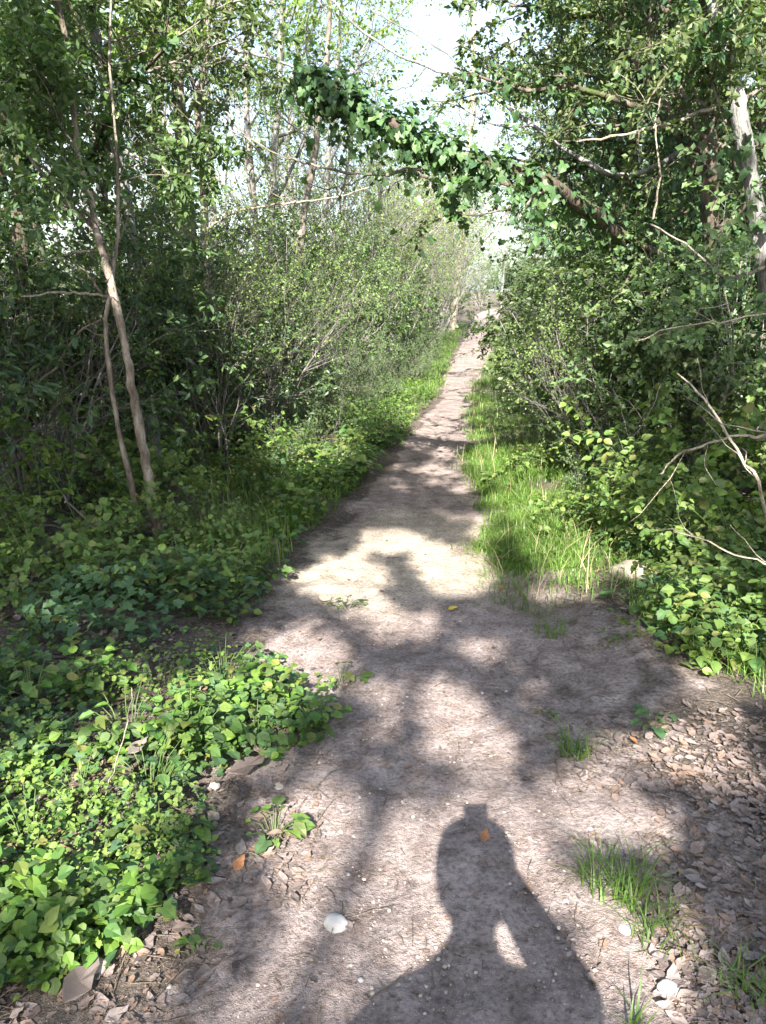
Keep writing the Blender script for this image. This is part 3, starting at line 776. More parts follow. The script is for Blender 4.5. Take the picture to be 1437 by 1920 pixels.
row('spring', 'young_leaved_tree', 'tree', [
    (470, 12.0, 1.0, 'light green young leaved tree right of the vine clad trunk'),
    (560, 16.0, 1.0, 'light green young leaved tree behind the slim dark tree'),
    (250, 11.0, 1.05, 'light green young leaved tree behind the grey mottled trunk'),
    (70, 11.0, 1.1, 'light green young leaved tree behind the ivy trunk at far left'),
    (1010, 26.0, 1.1, 'light green young leaved tree above the right hand ivy'),
    (940, 72.0, 1.2, 'far light green tree standing over the end of the path'),
    (985, 48.0, 1.1, 'far light green tree right of the end of the path'),
    (1250, 13.0, 1.0, 'light green young leaved tree at upper right behind the ivy'),
    (400, 15.0, 1.1, 'light green young leaved tree deep in the left wood')])
row('bald', 'bare_tree', 'tree', [
    (640, 17.0, .72, 'nearest bare grey tree in the thicket left of the path'),
    (720, 20.0, .75, 'bare grey tree in the thicket, right of the nearest one'),
    (790, 26.0, .85, 'bare grey tree in the middle of the far thicket'),
    (850, 32.0, .9, 'bare grey tree where the far path bends'),
    (872, 52.0, 1.0, 'bare grey tree at the very end of the path'),
    (560, 22.0, 1.0, 'bare grey tree behind the light green trees at centre left'),
    (1080, 20.0, 1.1, 'bare tree with long twigs showing over the right hand ivy'),
    (870, 42.0, .95, 'bare grey tree left of the last bright stretch of path')])
row('bare', 'bare_shrub', 'shrub', [
    (660, 14.5, .75, 'grey twiggy shrub above the low green bushes left of the path'),
    (745, 17.0, .8, 'grey twiggy shrub in the thicket beside the narrow stretch of path'),
    (800, 22.0, .85, 'grey twiggy shrub with a broken pale stem left of the far path'),
    (838, 27.0, .9, 'grey twiggy shrub close to the left edge of the far path'),
    (700, 24.0, 1.0, 'grey twiggy shrub deep in the central thicket'),
    (868, 37.0, .9, 'grey twiggy shrub at the last bend on the left'),
    (500, 8.6, .45, 'low tangle of brown dead twigs at the edge of the left wood')])
row('privet', 'small_leaved_shrub', 'shrub', [
    (575, 12.5, 1.05, 'dense small leaved shrub at centre left under the pale dead branch'),
    (655, 13.5, 1.15, 'dense small leaved shrub left of the path behind the low bushes'),
    (735, 18.5, 1.1, 'dense small leaved shrub with dark hollow beneath, left of the far path'),
    (790, 23.0, 1.2, 'dense small leaved shrub beside the far grass on the left'),
    (845, 33.0, 1.2, 'rounded small leaved shrub near the far bright stretch, left'),
    (500, 10.5, 1.05, 'dense small leaved shrub behind the dead twig tangle'),
    (230, 7.2, .85, 'small leaved shrub behind the foot of the forked tree'),
    (420, 8.2, .8, 'small leaved shrub under the crooked tree'),
    (1180, 6.3, .7, 'small leaved shrub at right under the arch trunk'),
    (1260, 5.7, 1.0, 'taller small leaved shrub before the foot of the arch trunk'),
    (1010, 11.0, .75, 'small leaved shrub behind the right grass strip'),
    (985, 16.5, .9, 'small leaved shrub on the right where the path narrows'),
    (965, 24.0, 1.0, 'small leaved shrub on the right before the bend'),
    (905, 75.0, 2.2, 'sunlit pale shrub closing the far end of the path'),
    (950, 84.0, 2.6, 'farthest sunlit shrub straight behind the end of the path'),
    (985, 58.0, 2.0, 'tall far shrub on the right just before the path ends'),
    (1000, 42.0, 1.6, 'tall far shrub on the right past the last grass'),
    (1075, 8.6, .7, 'small leaved shrub behind the tall grass at right'),
    (1290, 9.5, 1.3, 'tall small leaved shrub deep behind the arch trunk at right'),
    (1400, 9.0, 1.4, 'tall small leaved shrub at the right edge behind the leaning trunks'),
    (1180, 12.0, 1.4, 'tall small leaved shrub at right behind the ivy mounds')])
row('laurel', 'evergreen_shrub', 'shrub', [
    (30, 5.6, .95, 'glossy evergreen shrub at the left edge beside the forked tree'),
    (150, 6.2, .9, 'glossy evergreen shrub behind the left stem of the forked tree'),
    (370, 6.8, .75, 'glossy evergreen shrub right of the forked tree'),
    (445, 7.6, .75, 'glossy evergreen shrub beside the dead twig tangle'),
    (-60, 4.6, .85, 'glossy evergreen shrub cut by the left edge low down'),
    (310, 8.5, 1.1, 'tall glossy evergreen shrub behind the vine clad trunk'),
    (1330, 6.0, .8, 'glossy evergreen shrub at right below the leaning trunks')])
row('ivybush', 'ivy_shrub', 'shrub', [
    (1240, 7.2, .85, 'ivy mound beneath the arch trunk at right'),
    (1110, 7.6, .8, 'ivy mound left of the arch trunk, behind the grass'),
    (1400, 5.6, .85, 'ivy mound at the right edge below the grey leaning trunk'),
    (1040, 13.0, .95, 'ivy mound beside the narrow stretch of path, right'),
    (970, 19.5, .9, 'ivy mound hugging the right side of the far path'),
    (955, 27.0, .9, 'ivy mound by the last grass on the right'),
    (90, 7.0, .9, 'ivy mound in the dark of the left wood')])
row('fine', 'low_bush', 'bush', [
    (640, 9.2, .75, 'low fine twigged bush left of the path behind the leafy clump'),
    (700, 10.8, .72, 'low fine twigged bush beside the bare earth edge on the left'),
    (765, 13.5, .75, 'low fine twigged bush left of the narrow stretch of path'),
    (800, 17.5, .75, 'low fine twigged bush on the left before the far bend'),
    (600, 8.0, .6, 'low fine twigged bush under the slim dark tree'),
    (1045, 7.4, .55, 'low fine twigged bush in the tall grass at right'),
    (1000, 9.4, .6, 'low fine twigged bush at the back of the grass strip'),
    (560, 6.6, .45, 'small fine twigged bush between forked tree and leafy clump'),
    (1160, 5.2, .5, 'small fine twigged bush behind the grass near the buff rock')])
row('bramble', 'bramble', 'bramble', [
    (1290, 4.4, .8, 'bramble with pale arching canes at right of the grass'),
    (1420, 3.9, .8, 'bramble spilling in from the right edge'),
    (1410, 3.1, .48, 'low bright bramble above the leaf litter at right'),
    (1200, 4.7, .6, 'bramble behind the buff rock on the right'),
    (1330, 5.4, .9, 'bramble climbing below the arch trunk'),
    (330, 4.5, .5, 'low bramble at the foot of the forked tree'),
    (120, 4.4, .75, 'bramble left of the forked tree'),
    (420, 5.4, .6, 'bramble between the forked tree and the leafy clump'),
    (300, 5.8, .75, 'bramble in shade behind the forked tree'),
    (40, 3.7, .6, 'bramble at the left edge above the fallen branch'),
    (1090, 6.3, .6, 'bramble at the back of the tall grass')])

row('bare', 'tall_bare_shrub', 'shrub', [
    (620, 19.0, 1.20, 'tall grey twiggy thicket shrub left of centre, under the arch tip'),
    (690, 21.0, 1.28, 'tall grey twiggy thicket shrub at centre below the ivy arch'),
    (760, 24.0, 1.40, 'tall grey twiggy thicket shrub right of centre below the ivy arch'),
    (815, 29.0, 1.52, 'tall grey twiggy thicket shrub left of the hanging ivy strand'),
    (862, 36.0, 1.68, 'tall grey twiggy thicket shrub under the hanging ivy strand'),
    (900, 47.0, 1.76, 'tallest far grey thicket shrub, closing the view at the bend'),
    (560, 17.0, 1.3, 'grey twiggy thicket shrub behind the slim dark tree'),
    (780, 34.0, 1.76, 'far grey thicket shrub seen between two nearer ones at centre')])
row('bare', 'pale_twig_shrub', 'shrub', [
    (130, 5.4, .42, 'bare pale twigs standing behind the forked tree, low at left'),
    (410, 6.4, .42, 'bare pale twigs right of the forked tree'),
    (600, 9.8, .42, 'bare pale twigs rising from the low bushes at centre left'),
    (1130, 6.0, .38, 'bare pale twigs at the back of the right grass'),
    (300, 7.0, .6, 'bare pale twigs in the dark behind the forked tree'),
    (60, 5.0, .5, 'bare pale twigs at the left edge beside the forked tree'),
    (480, 7.4, .5, 'bare pale twigs above the dead twig tangle')])

# the wood goes on behind: copies nobody could tell apart
rgb = np.random.default_rng(77)
for i in range(46):
    y = rgb.uniform(13, 60); side = -1 if rgb.uniform() < .62 else 1
    o = rgb.uniform(2.5, 6 + y * .42); x = float(pc(y)) + side * o
    k, nm, ct, lab, s = [('privet', 'background_shrub', 'shrub', 'green shrub deep in the wood behind the nearer shrubs', 1.25),
                         ('bald', 'background_tree', 'tree', 'grey tree far back in the wood, mostly hidden by nearer ones', 1.0),
                         ('spring', 'background_leafy_tree', 'tree', 'light green tree far back in the wood behind the nearer ones', 1.0)][i % 3]
    bpx = float(proj(np.array(x), np.array(y), np.array(0.))[0])
    if k != 'privet' and 560 < bpx < 1000: k, nm, ct, lab, s = 'privet', 'background_shrub', 'shrub', 'green shrub deep in the wood behind the nearer shrubs', 1.25
    place(k, gp(x, y), lab, nm, ct, s * rgb.uniform(.85, 1.2), group=ct + 's deep in the wood')

# ------------------------------------------------------------------ trees behind the camera, out of view, crowns pruned to let sun onto chosen spots
LIT = [(735, 1012, 62, 22), (850, 1062, 75, 42), (640, 1085, 85, 42), (780, 1165, 45, 26), (560, 1215, 75, 40), (905, 1215, 45, 26), (800, 1300, 85, 36),
       (700, 1150, 40, 22), (720, 1375, 42, 26), (905, 1400, 70, 60), (860, 1340, 60, 30), (620, 1520, 75, 50), (760, 1590, 45, 70), (660, 1640, 80, 60), (755, 1700, 60, 60),
       (640, 1770, 110, 80), (560, 1860, 130, 60), (1000, 1610, 60, 70), (1060, 1480, 80, 45), (1010, 1540, 60, 40), (1080, 1690, 70, 50), (1150, 1800, 80, 80), (1180, 1890, 100, 40),
       (1200, 1420, 90, 40), (1330, 1420, 80, 50), (1180, 1530, 70, 40), (830, 1830, 90, 60), (900, 1700, 90, 110), (950, 1850, 150, 70), (870, 1560, 70, 70), (1050, 1040, 70, 40),
       (1190, 1070, 50, 25), (1050, 1110, 60, 20), (960, 880, 60, 45), (1010, 950, 70, 45), (960, 770, 60, 50), (600, 860, 70, 40), (400, 1330, 160, 60), (250, 1430, 200, 90), (540, 1560, 60, 60),
       (120, 1600, 140, 90), (560, 1290, 60, 40), (1390, 930, 90, 40), (1300, 1180, 90, 40), (1350, 1280, 80, 40), (835, 770, 30, 10), (840, 850, 30, 8), (300, 1640, 60, 60), (1000, 1300, 40, 20), (640, 760, 60, 30)]
LC = np.array([flat(a, b) for a, b, _, _ in LIT])
LRX = np.array([rx * (flat(a + 10, b)[0] - flat(a - 10, b)[0]) / 20 for a, b, rx, _ in LIT])
LRY = np.array([abs(flat(a, b - ry)[1] - flat(a, b + ry)[1]) / 2 for a, b, _, ry in LIT])
def sun_keep(off, keep_odds=.06, seed=5):  # cuts crowns along the sun's rays so light lands on the LIT spots
    rk = np.random.default_rng(seed)
    def f(P):
        Q = P + off
        t = Q[:, 2] / -SUN_D[2]
        gx, gy = Q[:, 0] + SUN_D[0] * t, Q[:, 1] + SUN_D[1] * t
        lit = np.zeros(len(P), bool)
        wob = 1.1 + .6 * vnoise(gx * 7, gy * 7, 9)
        for (cx, cy), rx, ry in zip(LC, LRX, LRY):
            lit |= ((gx - cx) / rx) ** 2 + ((gy - cy) / ry) ** 2 < wob
        return (~lit) | (rk.uniform(size=len(P)) < keep_odds)
    return f

SPEC_C = [(7, .13, .05, 9, .8, .5, .25), (6, .18, .0, 7, .8, .5, .15), (4, .24, -.03, 0, 0, 0, 0)]
for i, (x, y, h, lab) in enumerate([(-2.6, -4.5, 7.0, 'tree left behind the viewer, known by its shade on the path'),
                                    (1.9, -5.2, 7.5, 'tree right behind the viewer, known by its shade on the path'),
                                    (-3.0, -9.5, 9.5, 'taller tree farther back on the left, known by its shade'),
                                    (2.4, -9.0, 9.5, 'taller tree farther back on the right, known by its shade'),
                                    (1.3, -7.0, 8.2, 'tree straight behind the viewer, known by its shade on the right litter'),
                                    (-3.3, -1.0, 4.6, 'tree beside the viewer on the left, known by its shade on the ground cover')]):
    b = gp(x, y)
    ln = {0: .5, 1: -.7, 2: 1.5, 3: -1.2, 4: .2}.get(i, 0.)        # leans chosen to steer where trunk and crown shade falls
    P = [b - [0, 0, .1], b + [.05 + ln * .2, 0, h * .3], b + [-.08 + ln * .5, .1, h * .6], b + [.1 + ln * .85, .05, h * .85], b + [.05 + ln, .1, h]]
    own_tree('shade_tree', lab, b, [(P, .1, .02)], 'bark', 'spring', 'rhomb', .085, 40 if y < -2 else 22, 20, 2.3, SPEC_C, 200 + i, .34 if y < 0 else .55, .1, None, keep=sun_keep(b, .02, 5 + i))

# ------------------------------------------------------------------ grass, ground cover and leaf litter (beyond counting)
def scatter(rg, n, polys, ymax=20.0, ymin=0.9, pw=1.0):
    """ground points whose pixels fall inside the outlines; denser near the viewer"""
    out = []
    got = 0
    while got < n:
        k = 60000
        px = rg.uniform(-150, 1590, k); 
        y = ymin * (ymax / ymin) ** (rg.uniform(0, 1, k) ** pw)
        x = (px - CX) / F_PX * (y * cp + CAM_H * sp)
        z = gz(x, y)
        qx, qy = proj(x, y, z)
        jag = 260 / (y + 2)
        qx = qx + (vnoise(x * 4, y * 4, 31) - .5) * jag * 1.6 + rg.normal(size=k) * jag * .14; qy = qy + (vnoise(x * 4, y * 4, 32) - .5) * jag * .9 + rg.normal(size=k) * jag * .1
        s = np.zeros(k, bool)
        for po in polys: s |= inpoly(qx, qy, po)
        p = np.stack([x, y, z], -1)[s]
        if len(p) == 0: break
        out.append(p); got += len(p)
    return np.concatenate(out)[:n]

def blades(rg, P, h, w, name, mat, lean=.5, seg=3):
    n = len(P)
    a = rg.uniform(0, 6.28, n); d = np.stack([np.cos(a), np.sin(a), np.zeros(n)], -1)
    sd = np.stack([-np.sin(a), np.cos(a), np.zeros(n)], -1)
    H = h * rg.uniform(.45, 1.3, n); ln = lean * rg.uniform(.2, 1.5, n); W = w * rg.uniform(.6, 1.3, n)
    V = []
    for i in range(seg + 1):
        t = i / seg
        c = P + d * (H * ln * t ** 2)[:, None] + np.array([0, 0, 1.0]) * (H * (t - .35 * ln * t ** 2.2))[:, None]
        ww = (W * (1 - t) ** .6 * .5)[:, None]
        if i < seg: V += [c - sd * ww, c + sd * ww]
        else: V += [c]
    V = np.stack(V, 1); m = V.shape[1]
    f = [[2 * i, 2 * i + 1, 2 * i + 3, 2 * i + 2] for i in range(seg - 1)]
    Q = (np.array(f)[None] + (np.arange(n) * m)[:, None, None]).reshape(-1, 4)
    T = (np.array([[2 * seg - 2, 2 * seg - 1, 2 * seg]])[None] + (np.arange(n) * m)[:, None, None]).reshape(-1, 3)
    return build_mesh(name, V.reshape(-1, 3), [Q, T], mat)

def stuff(name, me, label, cat):
    o = bpy.data.objects.new(name, me); link(o); o['kind'] = 'stuff'; o['label'] = label; o['category'] = cat
    return o

rg = np.random.default_rng(301)
GR = [[(900, 1000), (890, 900), (885, 850), (880, 780), (890, 730), (908, 690), (935, 640), (985, 650), (1010, 720), (1060, 800), (1110, 860), (1090, 950), (1120, 1030), (1080, 1085), (960, 1080), (915, 1040)]]
P = scatter(rg, 38000, GR, 24, 3.2, .9)
k = vnoise(P[:, 0] * 3, P[:, 1] * 3, 21) + rg.uniform(-.25, .25, len(P)) > .34
P = P[k]
P = P + np.concatenate([rg.normal(size=(len(P), 2)) * .04, np.zeros((len(P), 1))], 1)
hh = .05 + .12 * vnoise(P[:, 0] * 2.3, P[:, 1] * 2.3, 23)
stuff('grass', blades(rg, P, hh, .0065, 'grass', M['grass'], 1.05, 4), 'long bright grass along the right edge of the path', 'grass')
GRW = [[(905, 1120), (880, 900), (868, 780), (880, 700), (935, 630), (1010, 640), (1060, 720), (1160, 850), (1150, 1000), (1180, 1100), (1000, 1150)]]
P = scatter(rg, 5000, GRW, 20, 2.8, .9)
stuff('grass', blades(rg, P, .11, .0055, 'grass_sparse', M['grass'], 1.1), 'sparse short grass thinning out around the right grass strip', 'grass')
RB = [[(1080, 1000), (1460, 980), (1460, 1330), (1290, 1230), (1180, 1130)]]
P = scatter(rg, 2600, RB, 8, 2.0, 1)
stuff('grass', blades(rg, P, .13, .005, 'grass_bank', M['grass'], 1.1), 'loose grass on the right bank below the bramble', 'grass')
GR2 = [[(700, 790), (735, 745), (820, 742), (832, 705), (860, 640), (880, 605), (850, 610), (780, 690), (690, 740), (640, 790)],
       [(915, 640), (920, 600), (940, 585), (960, 600), (960, 650)]]
P = scatter(rg, 12000, GR2, 45, 6, .8)
stuff('grass', blades(rg, P, .13, .010, 'grass_left', M['grass'], .7), 'short grass fringing the left side of the narrow far path', 'grass')
GR3 = [[(430, 1090), (540, 1060), (560, 960), (520, 900), (420, 920), (350, 1000), (300, 1100)], [(1060, 950), (1200, 900), (1300, 1000), (1150, 1050)]]
P = scatter(rg, 2600, GR3, 8, 2.5, 1)
stuff('grass', blades(rg, P, .2, .006, 'grass_thin', M['grass'], .8), 'thin dark grass at the foot of the thicket beside the path', 'grass')
P = scatter(rg, 500, GRW + GR3, 12, 2.5, 1)
stuff('dry_grass', blades(rg, P, .26, .005, 'dry_grass', M['straw'], .9), 'dry straw stalks among the green grass', 'dry grass')

def cover(n, polys, size, hmax, name, mat, label, kind='broad', ymax=14, ymin=.9, thr=.35, fr=2.2, seed=1, pw=1.0, cat='ground cover'):
    rg = np.random.default_rng(seed)
    P = scatter(rg, n, polys, ymax, ymin, pw)
    dn = vnoise(P[:, 0] * fr, P[:, 1] * fr, seed)
    k = dn + rg.uniform(-.12, .12, len(P)) > thr; P = P[k]; dn = dn[k]; m = len(P)
    P = P.copy(); P[:, 2] += .01 + hmax * rg.uniform(0, 1, m) ** 1.3 * (.35 + dn)
    Nn = nrm(rvec(rg, m) * .55 + np.array([0, -.1, 1.0])); Ax = rvec(rg, m) + np.array([0, 0, -.2])
    return stuff(name, leaves(P, Nn, Ax, size * rg.uniform(.5, 1.2, m), kind, name, mat), label, cat)

BL = [[(-150, 1240), (150, 1260), (330, 1235), (500, 1250), (620, 1300), (640, 1370), (560, 1420), (430, 1430), (360, 1470), (330, 1560), (420, 1640), (300, 1750), (110, 1830), (-150, 1900)]]
cover(6500, BL, .042, .15, 'ground_cover', M['cover'], 'bright leafy ground cover filling the lower left corner', seed=41, thr=.57, fr=4.5, ymax=4.0, ymin=.95)
cover(1800, BL, .045, .10, 'ground_ivy', M['ivy'], 'dark ivy leaves trailing under the bright ground cover', 'ivy', seed=42, thr=.35, ymax=4.0, ymin=.95)
LW = [[(-150, 1230), (-150, 700), (560, 760), (740, 780), (720, 840), (690, 900), (600, 985), (545, 1060), (480, 1130), (430, 1180), (250, 1230)]]
cover(15000, LW, .045, .3, 'undergrowth', M['bramble'], 'low leafy undergrowth on the floor of the left wood', seed=43, thr=.47, ymax=14, ymin=2.4)
cover(8000, LW, .05, .2, 'wood_ivy', M['ivy'], 'dark ivy carpet on the floor of the left wood', 'ivy', seed=44, thr=.5, ymax=14, ymin=2.4)
RW = [[(1590, 1330), (1300, 1260), (1220, 1190), (1230, 1120), (1110, 1040), (1100, 900), (1000, 740), (960, 650), (1590, 650)]]
cover(11000, RW, .05, .3, 'undergrowth', M['bramble'], 'low leafy undergrowth on the right bank behind the grass', seed=45, thr=.36, ymax=16, ymin=1.8)
cover(4500, RW, .06, .2, 'wood_ivy', M['ivy'], 'dark ivy carpet on the right bank', 'ivy', seed=46, thr=.42, ymax=16, ymin=1.8)
MID = [[(700, 830), (640, 800), (560, 790), (560, 700), (800, 640), (860, 610), (850, 650), (825, 700), (800, 740), (730, 760)]]
cover(5000, MID, .045, .2, 'undergrowth', M['cover'], 'low green plants between the left bushes and the narrow path', seed=47, thr=.35, ymax=30, ymin=6)

VERGE = [[(640, 870), (720, 845), (770, 805), (800, 765), (822, 738), (760, 715), (640, 780)], [(540, 1010), (630, 945), (690, 890), (590, 870), (500, 950)]]
cover(3200, VERGE, .05, .2, 'verge_plants', M['cover'], 'bright low plants crowding the left edge of the path', seed=48, thr=.3, ymax=13, ymin=3.5)
P = scatter(rg, 3500, VERGE, 13, 3.5, 1)
stuff('grass', blades(rg, P, .14, .006, 'grass_verge', M['grass'], .9), 'grass among the low plants on the left edge of the path', 'grass')
cover(5200, BL, .02, .12, 'clover', M['spring'], 'tiny leaved clover between the larger leaves lower left', seed=49, thr=.45, fr=3.2, ymax=4.0, ymin=.95)
def litter(n, polys, size, name, label, seed, thr=.3, ymax=7, ymin=.9, mat='dead'):
    rg = np.random.default_rng(seed)
    P = scatter(rg, n, polys, ymax, ymin, 1.0)
    k = vnoise(P[:, 0] * 2.6, P[:, 1] * 2.6, seed) + rg.uniform(-.25, .25, len(P)) > thr; P = P[k].copy(); m = len(P)
    P[:, 2] += rg.uniform(.001, .012, m)
    Nn = nrm(rvec(rg, m) * .22 + np.array([0, 0, 1.0]))
    return stuff(name, leaves(P, Nn, rvec(rg, m), size * np.minimum(.22 + rg.exponential(.42, m), 1.7), 'curl', name, M[mat]), label, 'leaf litter')
RL = [[(1030, 1120), (1130, 1050), (1270, 1080), (1590, 1250), (1590, 1920), (1330, 1960), (1200, 1700), (1090, 1530), (1060, 1400), (1000, 1250), (960, 1130)]]
LL = [[(-150, 950), (300, 1000), (560, 1060), (500, 1140), (470, 1230), (640, 1400), (560, 1500), (560, 1640), (330, 1960), (-150, 1960)], [(500, 930), (690, 900), (640, 1000), (560, 1010)]]
litter(8500, RL, .032, 'leaf_litter', 'pale pinkish dead leaves strewn right of the foreground path', 51, .5)
litter(6500, LL, .034, 'leaf_litter', 'brown dead leaves strewn left of the foreground path', 52, .42)
FL = [[(-150, 1000), (-150, 640), (640, 800), (560, 1000)], [(1590, 1250), (1100, 1050), (1000, 740), (1590, 650)]]
litter(6000, FL, .05, 'leaf_litter', 'dead leaves on the shaded floor of the thickets', 53, .3, 12, 3)
PATHP = [[(450, 1920), (560, 1500), (500, 1250), (620, 1000), (740, 800), (830, 720), (905, 720), (885, 850), (905, 1000), (1010, 1250), (1060, 1450), (1200, 1920)]]
litter(900, PATHP, .022, 'leaf_litter', 'scattered small dead leaves on the trodden earth', 54, .3, 9, .9)

def icos(rg, flat_=.6):
    v = []
    for i in range(14):
        z = 1 - 2 * (i + .5) / 14; a = i * 2.39996; r = math.sqrt(1 - z * z); v.append((r * math.cos(a), r * math.sin(a), z))
    import bmesh
    bm = bmesh.new()
    for p in v: bm.verts.new(np.array(p) * rg.uniform(.75, 1.15) * np.array([1, .8, flat_]))
    bmesh.ops.convex_hull(bm, input=bm.verts)
    bm.verts.index_update()
    V = np.array([q.co[:] for q in bm.verts]); T = np.array([[q.index for q in f.verts] for f in bm.faces if len(f.verts) == 3]); bm.free()
    return V, T
rg = np.random.default_rng(61)
ST = [icos(rg) for _ in range(5)]
def pebbles(n, polys, lo, hi, seed):
    rg = np.random.default_rng(seed)
    P = scatter(rg, n, polys, 10, .9, 1.0)
    V, T, off = [], [], 0
    for p in P:
        v, t = ST[rg.integers(5)]; s = lo + (hi - lo) * rg.uniform() ** 4; a = rg.uniform(0, 6.28)
        R = np.array([[math.cos(a), -math.sin(a), 0], [math.sin(a), math.cos(a), 0], [0, 0, 1]])
        V.append(v @ R.T * s + p + [0, 0, s * .15]); T.append(t + off); off += len(v)
    return build_mesh('gravel', np.concatenate(V), [np.concatenate(T)], M['stone'], smooth=False)
stuff('gravel', pebbles(2600, PATHP, .0015, .007, 62), 'fine grit and tiny stones in the trodden earth', 'gravel')

def twig_litter(n, polys, seed, label):
    rg = np.random.default_rng(seed); P = scatter(rg, n, polys, 9, .9, 1.0); ls = []
    for p in P:
        a = rg.uniform(0, 6.28); L = rg.uniform(.03, .16); d = np.array([math.cos(a), math.sin(a), rg.normal() * .06]) * L
        m = p + d * .5 + rg.normal(size=3) * L * .06 + [0, 0, .006]
        r = rg.uniform(.0009, .0024); ls.append((np.array([p + [0, 0, .005], m, p + d + [0, 0, .006]]), np.array([r, r * .9, r * .5])))
    stuff('twig_litter', tubes(ls, 'twig_litter', M['twig']), label, 'twigs')
twig_litter(500, RL, 58, 'thin broken twigs in the litter right of the path')
twig_litter(600, LL, 59, 'thin broken twigs in the litter left of the path')
twig_litter(160, PATHP, 60, 'thin broken twigs on the trodden earth')

# ------------------------------------------------------------------ stones one can point to
def big_stone(label, px, py, w, mat, seed, flat_=.6, rz=0., group=None, name='stone'):
    rg = np.random.default_rng(seed)
    import bmesh
    bm = bmesh.new(); bmesh.ops.create_icosphere(bm, subdivisions=3, radius=1)
    for v in bm.verts:
        c = v.co
        f = 1 + .35 * (vnoise(c.x * 1.6 + seed, c.y * 1.6 + c.z * 1.3, seed) - .5) + .16 * (vnoise(c.x * 4 + c.z * 3, c.y * 4 + seed, seed + 1) - .5)
        v.co = c * float(f)
    me = bpy.data.meshes.new(name); bm.to_mesh(me); bm.free(); me.materials.append(M[mat])
    for p in me.polygons: p.use_smooth = True
    p = G(px, py); s = w / 2
    return single(name, me, label, 'stone', tuple(p + [0, 0, s * flat_ * .12]), (0, 0, rz), (s, s * .8, s * flat_), group)
big_stone('rounded white stone on the path left of the shadow', 630, 1735, .07, 'white_stone', 1, .7)
big_stone('bright white stone right of the shadow near the bottom edge', 1256, 1858, .055, 'white_stone', 2, .6)
big_stone('flat whitish stone among grass blades right of the shadow', 1172, 1745, .045, 'white_stone', 3, .4, .9)
big_stone('pale stone half sunk at the left edge of the path', 520, 1478, .06, 'stone', 4, .4)
big_stone('grey stone beside the ground cover lower left', 400, 1475, .045, 'stone', 5, .6)
big_stone('small white stone right of the shadow head', 1108, 1556, .026, 'white_stone', 6, .5)
big_stone('small pale stone at the bottom left on bare earth', 180, 1815, .06, 'stone', 7, .6)
big_stone('buff rock lying in the litter past the grass at right', 1190, 1075, .26, 'buff_stone', 8, .45, .3, name='rock')
big_stone('smaller buff rock right of the large buff one', 1295, 1085, .12, 'buff_stone', 9, .5, 1.1, name='rock')
big_stone('small pale clod at the left edge of the sunlit stretch', 610, 1122, .07, 'buff_stone', 10, .35, name='clod')
rgp = np.random.default_rng(66)
for i, (a, b) in enumerate([(697, 1098), (652, 1160), (711, 1178), (783, 1048), (864, 1165), (905, 1300), (592, 1665), (654, 1640), (852, 1430), (950, 1296), (675, 1495), (317, 1850), (677, 1838), (640, 1560), (876, 1455), (946, 1525), (1062, 1690), (763, 1590), (1395, 1530), (800, 980)]):
    big_stone('tiny whitish pebble on the bare earth of the path', a, b, rgp.uniform(.010, .018), 'white_stone', 20 + i, .6, rgp.uniform(0, 3), 'white pebbles on the path', 'pebble')

# ------------------------------------------------------------------ dead leaves one can point to
def dead_leaf(label, px, py, size, mat, rz, kind='curl', dz=.012, tilt=.15, name='fallen_leaf'):
    tv, tf = LT[kind]
    me = build_mesh(name, tv, tf, M[mat], smooth=False)
    p = G(px, py, dz)
    return single(name, me, label, 'leaf', tuple(p), (tilt, -tilt, rz), size)
dead_leaf('orange brown dead leaf lying in the head of the shadow', 905, 1585, .05, 'orange', 1.2)
dead_leaf('large tan dead leaf at the edge of the ground cover', 430, 1455, .13, 'dead', .4)
dead_leaf('tan curled leaf among the ground cover leaves lower left', 245, 1460, .08, 'dead', 1.0, dz=.09)
dead_leaf('orange curled leaf below the small green sprig lower left', 440, 1640, .055, 'orange', 1.2)
dead_leaf('yellow leaf on the sunlit middle of the path', 840, 1146, .05, 'yellow', .1)
dead_leaf('small orange leaf at the grass tip right of the path', 935, 1108, .045, 'orange', .8)
dead_leaf('rust coloured leaf on the litter right of the path', 1195, 1400, .04, 'orange', 2.0)
dead_leaf('tan leaf in the litter at right beyond the shadow', 1295, 1605, .06, 'dead', .6)
dead_leaf('long tan leaf at the bottom left corner', 120, 1890, .12, 'dead', 1.2)
dead_leaf('pale leaf beside the white stone left of the shadow', 560, 1700, .04, 'dead', 2.2)

